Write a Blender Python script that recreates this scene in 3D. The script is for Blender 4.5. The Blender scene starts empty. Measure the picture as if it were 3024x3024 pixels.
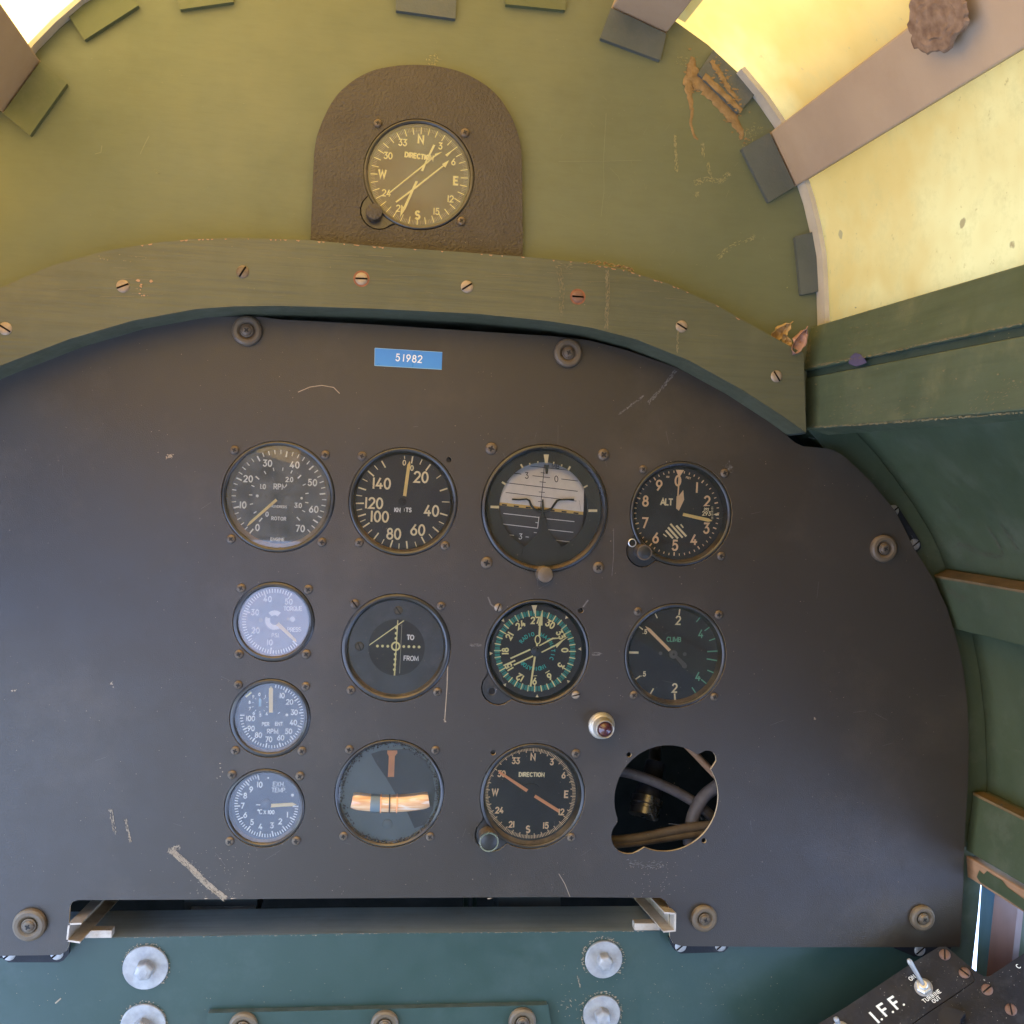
import bpy, math, random
from math import sin, cos, pi, radians as rad
from mathutils import Vector as V, noise
from mathutils.geometry import tessellate_polygon
random.seed(7)
S = bpy.context.scene
COL = S.collection

# ------------------------------------------------------------------ camera
D = 0.74                       # metres from the eye to the face of the instrument panel
FPX = 3000.0
YAW, ROLL, PIT = rad(7.087), rad(2.532), rad(-0.651)
F_ = V((sin(YAW)*cos(PIT), cos(YAW)*cos(PIT), sin(PIT)))
r0 = V((cos(YAW), -sin(YAW), 0)); u0 = r0.cross(F_)
R_ = cos(ROLL)*r0 + sin(ROLL)*u0
U_ = -sin(ROLL)*r0 + cos(ROLL)*u0
EYE = V((0, -D, 0))
cam_d = bpy.data.cameras.new('camera'); cam = bpy.data.objects.new('camera', cam_d); COL.objects.link(cam)
from mathutils import Matrix
M = Matrix((( R_.x, U_.x, -F_.x, EYE.x), (R_.y, U_.y, -F_.y, EYE.y), (R_.z, U_.z, -F_.z, EYE.z), (0, 0, 0, 1)))
cam.matrix_world = M
cam_d.sensor_width = 36; cam_d.lens = 36*FPX/3024; cam_d.clip_start = 0.01; cam_d.clip_end = 500
S.camera = cam

# ------------------------------------------------------------------ sky, sun, exposure
SUN_EL, SUN_AZ = 55, -72        # azimuth measured from +Y towards +X
w = bpy.data.worlds.new("World"); S.world = w; w.use_nodes = True
nt = w.node_tree; bg = nt.nodes['Background']
sky = nt.nodes.new('ShaderNodeTexSky'); sky.sky_type = 'NISHITA'; sky.sun_disc = False
sky.sun_elevation = rad(SUN_EL); sky.sun_rotation = rad(SUN_AZ); sky.dust_density = .4; sky.ozone_density = 3.5
nt.links.new(sky.outputs[0], bg.inputs[0]); bg.inputs[1].default_value = 0.15
sd = V((sin(rad(SUN_AZ))*cos(rad(SUN_EL)), cos(rad(SUN_AZ))*cos(rad(SUN_EL)), sin(rad(SUN_EL))))
sl = bpy.data.lights.new('sun', 'SUN'); sl.energy = 4.0; sl.angle = rad(0.5); sl.color = (1, .965, .91)
so = bpy.data.objects.new('sun', sl); COL.objects.link(so); so.rotation_euler = (-sd).to_track_quat('-Z', 'Y').to_euler()
so.location = sd*5
S.view_settings.view_transform = 'Standard'; S.view_settings.look = 'None'
S.view_settings.exposure = 2.72; S.view_settings.gamma = 1
S.render.engine = 'CYCLES'
S.cycles.max_bounces = 8; S.cycles.diffuse_bounces = 5; S.cycles.glossy_bounces = 4; S.cycles.transparent_max_bounces = 12
S.cycles.use_denoising = True; S.cycles.caustics_reflective = False; S.cycles.caustics_refractive = False
S.cycles.sample_clamp_indirect = 6

# ------------------------------------------------------------------ sight lines: photo pixel (3024 frame) -> point on a real plane
def ray(px, py): return (px-1512)*R_ - (py-1512)*U_ + FPX*F_
def W(px, py, Y=0.0):
    d = ray(px, py); return EYE + d*((Y+D)/d.y)
def onpl(px, py, P0, n):
    d = ray(px, py); return EYE + d*((P0-EYE).dot(n)/d.dot(n))
OV = 3024/1932
def Wo(px, py, Y=0.0): return W(px*OV, py*OV, Y)
AX = ray(958, 1393).normalized()       # the fuselage axis, pointing forward
BX = V((ray(1123, 1800)/ray(1123, 1800).y))

# ------------------------------------------------------------------ materials
MATS = {}
def new_mat(name):
    m = bpy.data.materials.new(name); m.use_nodes = True; MATS[name] = m
    return m, m.node_tree.nodes, m.node_tree.links, m.node_tree.nodes['Principled BSDF']
def ramp(n, l, src, p0, p1):
    r = n.new('ShaderNodeMapRange'); r.inputs[1].default_value = p0; r.inputs[2].default_value = p1; l.new(src, r.inputs[0]); return r.outputs[0]
def mixc(n, l, fac, a, b):
    m = n.new('ShaderNodeMix'); m.data_type = 'RGBA'
    if isinstance(fac, float): m.inputs[0].default_value = fac
    else: l.new(fac, m.inputs[0])
    for s, x in ((6, a), (7, b)):
        if isinstance(x, tuple): m.inputs[s].default_value = (*x, 1)
        else: l.new(x, m.inputs[s])
    return m.outputs[2]
def noise_n(n, l, pos, scale, detail=4, rough=.55, sc=None):
    t = n.new('ShaderNodeTexNoise'); t.inputs['Scale'].default_value = scale; t.inputs['Detail'].default_value = detail; t.inputs['Roughness'].default_value = rough
    if sc:
        mp = n.new('ShaderNodeMapping'); mp.inputs['Scale'].default_value = sc; l.new(pos, mp.inputs[0]); l.new(mp.outputs[0], t.inputs['Vector'])
    else: l.new(pos, t.inputs['Vector'])
    return t.outputs['Fac']
TONE = dict(panel_black=.50, compass_board=.75, green_wall=.72, green_board=.78, green_rail=.75, green_low=.68, green_side=.80, green_dark=.7, tan_wood=.78, grey_block=.75, olive_block=.75, raw_wood=.7, edge_wood=.6, pinkish_strip=.75,
            rubber=.85, bezel_black=.8, dial_black=.75, dial_grey=.8, dial_slate=.85, screw_metal=.85, screw_brass=.7, screw_red=.7, galv=.72, hose_tan=.55, hose_grey=.65, mud=.7, mud_pale=.8, web=.72, faint=.74, scuff=.8, scuff_grey=.7,
            console_black=.7, brown_board=.6, blue_board=.7, tape_blue=1.15, leaf_a=.85, leaf_b=.85, scuff_olive=.72, scuff_side=.65, channel_metal=.85, edge_dark=.7, turn_blue=.8, purple_paint=.7, ledge_top=.8)
def paint(name, c1, c2, rough=.5, big=9, bump=.25, bscale=900, dust=0., dustc=(.3, .27, .2), chips=None, chipthr=.72, grain=None, gk=.35, spec=.5, metal=0., coat=0., smudge=.0, bdist=.0004, rvar=.12, sscale=26):
    k_ = TONE.get(name, 1); c1, c2, dustc = tuple(x*k_ for x in c1), tuple(x*k_ for x in c2), tuple(x*k_ for x in dustc)
    if chips: chips = tuple(x*k_ for x in chips)
    m, n, l, b = new_mat(name)
    g = n.new('ShaderNodeNewGeometry'); pos = g.outputs['Position']
    c = mixc(n, l, ramp(n, l, noise_n(n, l, pos, big, 5), .35, .65), c1, c2)
    if grain:      # streaks along one direction
        gr = ramp(n, l, noise_n(n, l, pos, 1, 6, .6, grain), .45, .75)
        mm = n.new('ShaderNodeMath'); mm.operation = 'MULTIPLY'; l.new(gr, mm.inputs[0]); mm.inputs[1].default_value = gk
        c = mixc(n, l, mm.outputs[0], c, tuple(x*.45 for x in c1))
    if smudge:
        sm = ramp(n, l, noise_n(n, l, pos, sscale, 8, .7), .52, .8)
        mm = n.new('ShaderNodeMath'); mm.operation = 'MULTIPLY'; l.new(sm, mm.inputs[0]); mm.inputs[1].default_value = smudge
        c = mixc(n, l, mm.outputs[0], c, dustc)
    if dust:
        sx = n.new('ShaderNodeSeparateXYZ'); l.new(g.outputs['Normal'], sx.inputs[0])
        dn = noise_n(n, l, pos, 60, 5, .7)
        a = ramp(n, l, sx.outputs[2], .25, .8)
        mm = n.new('ShaderNodeMath'); mm.operation = 'MULTIPLY'; l.new(a, mm.inputs[0]); l.new(ramp(n, l, dn, .2, .6), mm.inputs[1])
        m2 = n.new('ShaderNodeMath'); m2.operation = 'MULTIPLY'; l.new(mm.outputs[0], m2.inputs[0]); m2.inputs[1].default_value = dust
        c = mixc(n, l, m2.outputs[0], c, dustc)
    if chips:
        v = n.new('ShaderNodeTexVoronoi'); v.inputs['Scale'].default_value = 38; v.inputs['Randomness'].default_value = 1; l.new(pos, v.inputs['Vector'])
        nn = noise_n(n, l, pos, 330, 3)
        ad = n.new('ShaderNodeMath'); ad.operation = 'MULTIPLY_ADD'; l.new(nn, ad.inputs[0]); ad.inputs[1].default_value = .07; l.new(v.outputs['Distance'], ad.inputs[2])
        sel = n.new('ShaderNodeSeparateXYZ'); l.new(v.outputs['Color'], sel.inputs[0])
        lim = ramp(n, l, sel.outputs[0], chipthr, 1.0)         # only some cells have a chip
        mu = n.new('ShaderNodeMath'); mu.operation = 'MULTIPLY'; l.new(lim, mu.inputs[0]); mu.inputs[1].default_value = .085
        lt = n.new('ShaderNodeMath'); lt.operation = 'SUBTRACT'; l.new(mu.outputs[0], lt.inputs[0]); l.new(ad.outputs[0], lt.inputs[1])
        c = mixc(n, l, ramp(n, l, lt.outputs[0], -.025, -.015), c, chips)
    l.new(c, b.inputs['Base Color'])
    b.inputs['Roughness'].default_value = rough; b.inputs['Specular IOR Level'].default_value = spec; b.inputs['Metallic'].default_value = metal
    if coat: b.inputs['Coat Weight'].default_value = coat; b.inputs['Coat Roughness'].default_value = .25
    rr = n.new('ShaderNodeMapRange'); l.new(noise_n(n, l, pos, 45, 5, .6), rr.inputs[0]); rr.inputs[1].default_value = .3; rr.inputs[2].default_value = .7
    rr.inputs[3].default_value = max(.03, rough-rvar); rr.inputs[4].default_value = min(1, rough+rvar); l.new(rr.outputs[0], b.inputs['Roughness'])
    if bump:
        bp = n.new('ShaderNodeBump'); bp.inputs['Strength'].default_value = bump; bp.inputs['Distance'].default_value = bdist
        if grain: h = noise_n(n, l, pos, 1, 6, .6, tuple(x*1.5 for x in grain))
        else: h = noise_n(n, l, pos, bscale, 3, .6)
        l.new(h, bp.inputs['Height']); l.new(bp.outputs[0], b.inputs['Normal'])
    return m
paint('panel_black', (.062, .046, .031), (.076, .058, .041), .43, 4, .5, 1300, rvar=.05, bdist=.0003, sscale=9, chips=(.45, .36, .25), chipthr=.93, dust=.5, dustc=(.34, .26, .18), smudge=.22, spec=.62)
paint('compass_board', (.058, .047, .037), (.072, .058, .044), .55, 12, 1., 520, dust=.4, smudge=.1, bdist=.0016)
paint('green_wall', (.120, .145, .080), (.185, .205, .120), .50, 3.2, .2, 500, chips=(.42, .40, .16), chipthr=.965, smudge=.6, sscale=4.5, dustc=(.095, .10, .045), grain=(60, 60, 300), gk=.1)
paint('green_board', (.090, .096, .055), (.125, .126, .072), .5, 8, .9, 500, gk=.3, bdist=.0005, chips=(.45, .38, .2), chipthr=.95, grain=(14, 14, 330), dust=.6, smudge=.12, dustc=(.3, .28, .16))
paint('green_rail', (.080, .108, .060), (.100, .124, .068), .5, 12, .35, 500, grain=(14, 14, 250), dust=.5, smudge=.5, dustc=(.25, .24, .12), chips=(.45, .4, .25), chipthr=.97)
paint('green_low', (.040, .084, .074), (.052, .100, .088), .42, 6, .15, 500, chips=(.45, .5, .5), chipthr=.965, smudge=.15, dustc=(.2, .25, .25), dust=.75)
paint('green_side', (.062, .082, .040), (.082, .102, .050), .5, 9, .15, 500, chips=(.45, .45, .35), chipthr=.95, smudge=.5, dustc=(.2, .2, .14), dust=.5)
paint('green_dark', (.022, .045, .036), (.03, .055, .045), .5, 9, .2, 500, dust=.4)
paint('edge_dark', (.030, .050, .050), (.045, .065, .06), .45, 30, .3, 500, smudge=.35, dustc=(.16, .13, .07))
paint('ledge_top', (.38, .46, .52), (.48, .55, .60), .5, 20, .3, 500, smudge=.5, dustc=(.3, .27, .22), grain=(10, 200, 10))  # pale blue tone paints cool light onto the dusty ledge
paint('tan_wood', (.43, .32, .225), (.51, .385, .265), .6, 10, .25, 500, chips=(.2, .1, .06), chipthr=.985, smudge=.2, dustc=(.35, .22, .14))
paint('grey_block', (.085, .105, .105), (.11, .13, .13), .6, 30, .5, 500, smudge=.4, dustc=(.25, .22, .18))
paint('olive_block', (.11, .13, .06), (.13, .15, .07), .6, 20, .3, 500, smudge=.3)
paint('raw_wood', (.44, .23, .12), (.56, .33, .19), .6, 25, .5, 500, grain=(20, 20, 400))
paint('edge_wood', (.24, .15, .06), (.34, .21, .09), .6, 60, .5, 500, grain=(20, 20, 400), smudge=.8, dustc=(.08, .1, .05))
paint('pinkish_strip', (.55, .50, .42), (.65, .60, .5), .6, 40, .3)
paint('rubber', (.120, .085, .052), (.155, .115, .072), .5, 50, .5, 700, dust=.7, dustc=(.38, .28, .18))
paint('bezel_black', (.022, .022, .022), (.035, .034, .033), .34, 60, .2, 900, dust=.55, dustc=(.30, .20, .11), smudge=.25, coat=.3)
paint('recess_wall', (.06, .05, .04), (.09, .075, .055), .4, 60, .2, 900, dust=.9, dustc=(.62, .42, .22), smudge=.3)  # tan on upward faces paints in the lit lower crescent
paint('dial_black', (.022, .022, .023), (.030, .030, .031), .6, 60, .1, 900, smudge=.3, dustc=(.08, .075, .07))
paint('dial_grey', (.20, .205, .215), (.25, .25, .26), .6, 30, .2, 500, smudge=.8, dustc=(.10, .10, .10))
paint('screw_metal', (.17, .13, .09), (.10, .075, .055), .5, 300, .5, 900, metal=.3, dust=.7, dustc=(.45, .32, .19))
paint('screw_dark', (.004, .004, .004), (.008, .006, .004), .7, 60, 0)
paint('screw_brass', (.34, .27, .20), (.48, .38, .28), .5, 200, .6, 900, metal=.3, smudge=.6, dustc=(.2, .11, .06))
paint('screw_red', (.22, .115, .08), (.30, .16, .11), .6, 200, .5, 900, metal=.1, smudge=.6, dustc=(.15, .08, .06))
paint('rust', (.16, .06, .03), (.26, .10, .05), .8, 300, .6)
paint('steel', (.55, .56, .58), (.72, .72, .74), .35, 90, .25, 900, metal=.75, smudge=.5, dustc=(.45, .42, .38))
paint('galv', (.42, .42, .44), (.62, .61, .62), .5, 110, .5, 900, metal=.3, smudge=.9, sscale=90, dustc=(.42, .38, .36))
paint('chrome', (.75, .75, .75), (.85, .85, .84), .15, 90, .05, 900, metal=1)
paint('tape_blue', (.045, .22, .52), (.05, .24, .55), .35, 60, .1, 900)
paint('lens_red', (.06, .012, .016), (.07, .015, .02), .12, 60, 0, coat=.8)
paint('hose_tan', (.13, .095, .075), (.22, .17, .135), .6, 70, .6, 300, smudge=.6, sscale=120, dustc=(.32, .22, .15))
paint('hose_grey', (.13, .115, .12), (.2, .175, .18), .6, 90, .6, 300, smudge=.6, sscale=120, dustc=(.06, .05, .05))
paint('mud', (.20, .12, .075), (.36, .24, .16), .9, 160, .9, 700)
paint('mud_pale', (.24, .155, .065), (.36, .24, .11), .9, 160, .9, 700)
paint('web', (.34, .32, .16), (.42, .38, .2), .9, 120, .3)
paint('faint', (.215, .225, .13), (.24, .245, .15), .7, 120, .1)
paint('dial_slate', (.055, .06, .068), (.085, .09, .10), .5, 25, .3, 500, smudge=.7, sscale=60, dustc=(.16, .165, .175))
paint('scuff', (.38, .29, .20), (.48, .38, .27), .7, 300, .6, 700)
paint('scuff_grey', (.16, .15, .14), (.24, .22, .20), .7, 300, .4, 700)
paint('scuff_olive', (.20, .18, .10), (.28, .24, .14), .8, 200, .2)
paint('scuff_side', (.12, .125, .075), (.17, .165, .10), .8, 200, .2)
paint('channel_metal', (.52, .42, .32), (.66, .58, .50), .45, 60, .3, 700, metal=.25, smudge=.8, sscale=70, dustc=(.25, .16, .10))
paint('lamp_collar', (.42, .39, .33), (.50, .46, .40), .35, 60, .1, metal=.45)
paint('scuff_console', (.30, .29, .28), (.45, .43, .41), .7, 200, .2)
paint('dark_steel', (.12, .12, .13), (.2, .2, .2), .25, 60, .1, metal=.9)
paint('leaf_a', (.40, .26, .11), (.52, .36, .17), .7, 90, .6)
paint('leaf_b', (.33, .17, .12), (.42, .24, .17), .7, 90, .6)
paint('console_black', (.016, .018, .026), (.028, .030, .040), .5, 40, .5, 500, chips=(.5, .48, .45), chipthr=.80, smudge=.7, sscale=60, dustc=(.08, .085, .10), spec=.25)
paint('plastic_black', (.010, .010, .013), (.018, .018, .022), .5, 30, .1, spec=.3)
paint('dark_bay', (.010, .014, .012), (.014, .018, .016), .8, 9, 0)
paint('box_grey', (.06, .07, .08), (.09, .1, .11), .5, 30, .2)
paint('blue_board', (.10, .24, .38), (.13, .28, .42), .5, 20, .2, grain=(120, 120, 10))
paint('brown_board', (.22, .13, .11), (.27, .16, .14), .6, 20, .3, grain=(100, 100, 8))
paint('blue_bounce', (.25, .33, .50), (.30, .38, .55), .9, 3, .2, 60)  # unseen ground, coloured blue to bounce cool light onto the panel
paint('purple_paint', (.08, .07, .16), (.10, .09, .2), .5, 60, .2)
for nm, c in (('ink_white', (.93, .92, .86)), ('ink_cream', (.95, .82, .50)), ('ink_amber', (.93, .66, .38)), ('needle_yellow', (.96, .72, .27)), ('needle_orange', (.92, .42, .20)),
              ('ink_teal', (.06, .50, .40)), ('ink_green', (.20, .50, .32)), ('lume', (.95, .88, .42)), ('ink_black', (.02, .02, .025)), ('ink_dim', (.40, .36, .26)), ('ink_sky', (.35, .55, .66)),
              ('horizon_white', (.88, .83, .78)), ('horizon_grey', (.085, .085, .085)), ('mask_green', (.045, .05, .042)), ('needle_black', (.02, .02, .02)), ('horizon_line', (.75, .52, .16))):
    paint(nm, c, tuple(x*.93 for x in c), .6, 200, 0, spec=.2)

def glass_mat(name, dust, dcol=(.6, .6, .58), rough=.02, refl=1.0):  # dust layer holds real dust and some painted reflection haze
    m, n, l, b = new_mat(name); out = n['Material Output']; n.remove(b)
    g = n.new('ShaderNodeNewGeometry')
    tr = n.new('ShaderNodeBsdfTransparent'); gl = n.new('ShaderNodeBsdfGlossy'); gl.inputs['Roughness'].default_value = rough
    df = n.new('ShaderNodeBsdfDiffuse'); df.inputs[0].default_value = (*dcol, 1)
    fr = n.new('ShaderNodeFresnel'); fr.inputs[0].default_value = 1.5
    fm = n.new('ShaderNodeMath'); fm.operation = 'MULTIPLY'; fm.inputs[1].default_value = refl*1.8; l.new(fr.outputs[0], fm.inputs[0])
    m1 = n.new('ShaderNodeMixShader'); l.new(fm.outputs[0], m1.inputs[0]); l.new(tr.outputs[0], m1.inputs[1]); l.new(gl.outputs[0], m1.inputs[2])
    ns = noise_n(n, l, g.outputs['Position'], 55, 8, .72)
    mr = n.new('ShaderNodeMapRange'); mr.inputs[1].default_value = .35; mr.inputs[2].default_value = .75; mr.inputs[3].default_value = dust*.5; mr.inputs[4].default_value = dust*1.5; l.new(ns, mr.inputs[0])
    m2 = n.new('ShaderNodeMixShader'); l.new(mr.outputs[0], m2.inputs[0]); l.new(m1.outputs[0], m2.inputs[1]); l.new(df.outputs[0], m2.inputs[2])
    l.new(m2.outputs[0], out.inputs[0]); return m
glass_mat('glass_clear', .015); glass_mat('glass_hazy', .06); glass_mat('glass_dusty', .03); glass_mat('glass_grey', .12); glass_mat('glass_pink_reflection', .12, (.72, .55, .58), refl=1.5); glass_mat('glass_turn', .07, (.5, .55, .6), refl=1.4)  # the pink layer on the torque glass is a painted reflection
# liquid tube of the slip indicator
m, n, l, b = new_mat('tube_amber'); b.inputs['Roughness'].default_value = .15; b.inputs['Coat Weight'].default_value = .7
g = n.new('ShaderNodeNewGeometry')
c = mixc(n, l, ramp(n, l, noise_n(n, l, g.outputs['Position'], 1, 4, .6, (35, 35, 420)), .35, .65), (.62, .29, .13), (.80, .55, .33))
c = mixc(n, l, ramp(n, l, noise_n(n, l, g.outputs['Position'], 1, 3, .6, (60, 20, 300)), .52, .7), c, (.80, .72, .62))
l.new(c, b.inputs['Base Color'])
# canopy skin: yellowed translucent sheet
m, n, l, b = new_mat('canopy_skin'); out = n['Material Output']; n.remove(b)
g = n.new('ShaderNodeNewGeometry'); pos = g.outputs['Position']
c = mixc(n, l, ramp(n, l, noise_n(n, l, pos, 7, 6, .6), .3, .7), (.52, .305, .088), (.40, .215, .045))
c = mixc(n, l, ramp(n, l, noise_n(n, l, pos, 4.2, 5, .6), .45, .7), c, (.62, .45, .17))
c = mixc(n, l, ramp(n, l, noise_n(n, l, pos, 34, 8, .75), .5, .85), c, (.38, .25, .08))
v = n.new('ShaderNodeTexVoronoi'); v.inputs['Scale'].default_value = 26; l.new(pos, v.inputs['Vector'])
nn = noise_n(n, l, pos, 260, 3)
ad = n.new('ShaderNodeMath'); ad.operation = 'MULTIPLY_ADD'; l.new(nn, ad.inputs[0]); ad.inputs[1].default_value = .1; l.new(v.outputs['Distance'], ad.inputs[2])
c = mixc(n, l, ramp(n, l, ad.outputs[0], .135, .115), c, (.30, .19, .07))
c = mixc(n, l, ramp(n, l, noise_n(n, l, pos, 150, 5, .7), .64, .70), c, (.36, .22, .07))
tl = n.new('ShaderNodeBsdfTranslucent'); df = n.new('ShaderNodeBsdfDiffuse'); l.new(c, tl.inputs[0]); l.new(c, df.inputs[0])
mx = n.new('ShaderNodeMixShader'); mx.inputs[0].default_value = .25; l.new(tl.outputs[0], mx.inputs[1]); l.new(df.outputs[0], mx.inputs[2]); l.new(mx.outputs[0], out.inputs[0])

# ------------------------------------------------------------------ mesh building
class MB:
    def __init__(s): s.v = []; s.f = []; s.m = []
    def add(s, vs, fs, mi=0):
        o = len(s.v); s.v += [V(p) for p in vs]; s.f += [tuple(i+o for i in f) for f in fs]; s.m += [mi]*len(fs)
    def prism(s, pts, vec, mi=0, side=None):
        n_ = len(pts); a = [V(p) for p in pts]; b_ = [p+vec for p in a]
        tris = tessellate_polygon([a]) if n_ > 4 else None
        fs = [tuple(t) for t in tris] if tris else [tuple(range(n_))]
        fb = [tuple(i+n_ for i in reversed(t)) for t in fs]
        s.add(a+b_, fs+fb, mi)
        s.add(a+b_, [(i, (i+1) % n_, (i+1) % n_+n_, i+n_) for i in range(n_)], mi if side is None else side)
    def flat(s, pts, mi=0):
        a = [V(p) for p in pts]
        if len(a) > 4: s.add(a, [tuple(t) for t in tessellate_polygon([a])], mi)
        else: s.add(a, [tuple(range(len(a)))], mi)
    def holed(s, outer, holes, vec, mi=0, side=1):
        loops = [[V(p) for p in outer]]+[[V(p) for p in h] for h in holes]
        flatv = [p for lp in loops for p in lp]; N = len(flatv)
        tr = [tuple(t) for t in tessellate_polygon(loops)]
        s.add(flatv+[p+vec for p in flatv], tr+[tuple(i+N for i in reversed(t)) for t in tr], mi)
        o = 0; fs = []
        for lp in loops:
            k = len(lp); fs += [(o+i, o+(i+1) % k, o+(i+1) % k+N, o+i+N) for i in range(k)]; o += k
        s.add(flatv+[p+vec for p in flatv], fs, side)
    def lathe(s, c, prof, n_=64, e1=V((1, 0, 0)), e2=V((0, 0, 1)), ax=V((0, 1, 0)), mi=0, cap=False):
        vs = []; fs = []
        for (r, y) in prof:
            vs += [c + ax*y + (e1*cos(2*pi*i/n_) + e2*sin(2*pi*i/n_))*r for i in range(n_)]
        for k in range(len(prof)-1):
            fs += [(k*n_+i, k*n_+(i+1) % n_, (k+1)*n_+(i+1) % n_, (k+1)*n_+i) for i in range(n_)]
        if cap: fs.append(tuple((len(prof)-1)*n_+i for i in range(n_)))
        s.add(vs, fs, mi)
    def tube(s, pts, r, n_=10, mi=0, flat_=1.0, jit=0.):
        pts = [V(p) for p in pts]; vs = []; fs = []
        for i, p in enumerate(pts):
            t = (pts[min(i+1, len(pts)-1)]-pts[max(i-1, 0)]).normalized()
            a = t.cross(V((0, 1, 0)));
            if a.length < .05: a = t.cross(V((1, 0, 0)))
            a.normalize(); b_ = t.cross(a)
            rr = r[i] if isinstance(r, (list, tuple)) else r
            for k in range(n_):
                q = rr*(1+jit*(random.random()-.5)); vs.append(p + a*cos(2*pi*k/n_)*q + b_*sin(2*pi*k/n_)*q*flat_)
        for i in range(len(pts)-1):
            fs += [(i*n_+k, i*n_+(k+1) % n_, (i+1)*n_+(k+1) % n_, (i+1)*n_+k) for k in range(n_)]
        fs += [tuple(range(n_)), tuple((len(pts)-1)*n_+k for k in range(n_))]
        s.add(vs, fs, mi)
    def box(s, c, ex, ey, ez, mi=0):
        vs = [c + ex*a + ey*b_ + ez*d for a in (-1, 1) for b_ in (-1, 1) for d in (-1, 1)]
        s.add(vs, [(0, 1, 3, 2), (4, 6, 7, 5), (0, 4, 5, 1), (2, 3, 7, 6), (0, 2, 6, 4), (1, 5, 7, 3)], mi)
    def build(s, name, mats, parent=None, smooth=False, bevel=0, label=None):
        base = parent_world(parent)
        me = bpy.data.meshes.new(name); me.from_pydata([tuple(p-base) for p in s.v], [], s.f)
        mats = [mats] if isinstance(mats, str) else mats
        for k in mats: me.materials.append(MATS[k])
        me.polygons.foreach_set('material_index', [min(x, len(mats)-1) for x in s.m]); me.update()
        if smooth:
            for p in me.polygons: p.use_smooth = True
            me.set_sharp_from_angle(angle=rad(35))
        o = bpy.data.objects.new(name, me); COL.objects.link(o)
        if parent: o.parent = parent
        if bevel:
            bmod = o.modifiers.new('bevel', 'BEVEL'); bmod.width = bevel; bmod.segments = 2; bmod.limit_method = 'ANGLE'; bmod.angle_limit = rad(40)
        if label: o['label'] = label
        return o
def parent_world(p):
    v_ = V((0, 0, 0))
    while p: v_ = v_ + p.location; p = p.parent
    return v_
def tag(o, label, cat, group=None, kind=None):
    o['label'] = label
    if cat: o['category'] = cat
    if group: o['group'] = group
    if kind: o['kind'] = kind
    return o
def thing(name, label, cat, loc, group=None):
    o = bpy.data.objects.new(name, None); COL.objects.link(o); o.location = loc; o.empty_display_size = .02
    return tag(o, label, cat, group)

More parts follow.
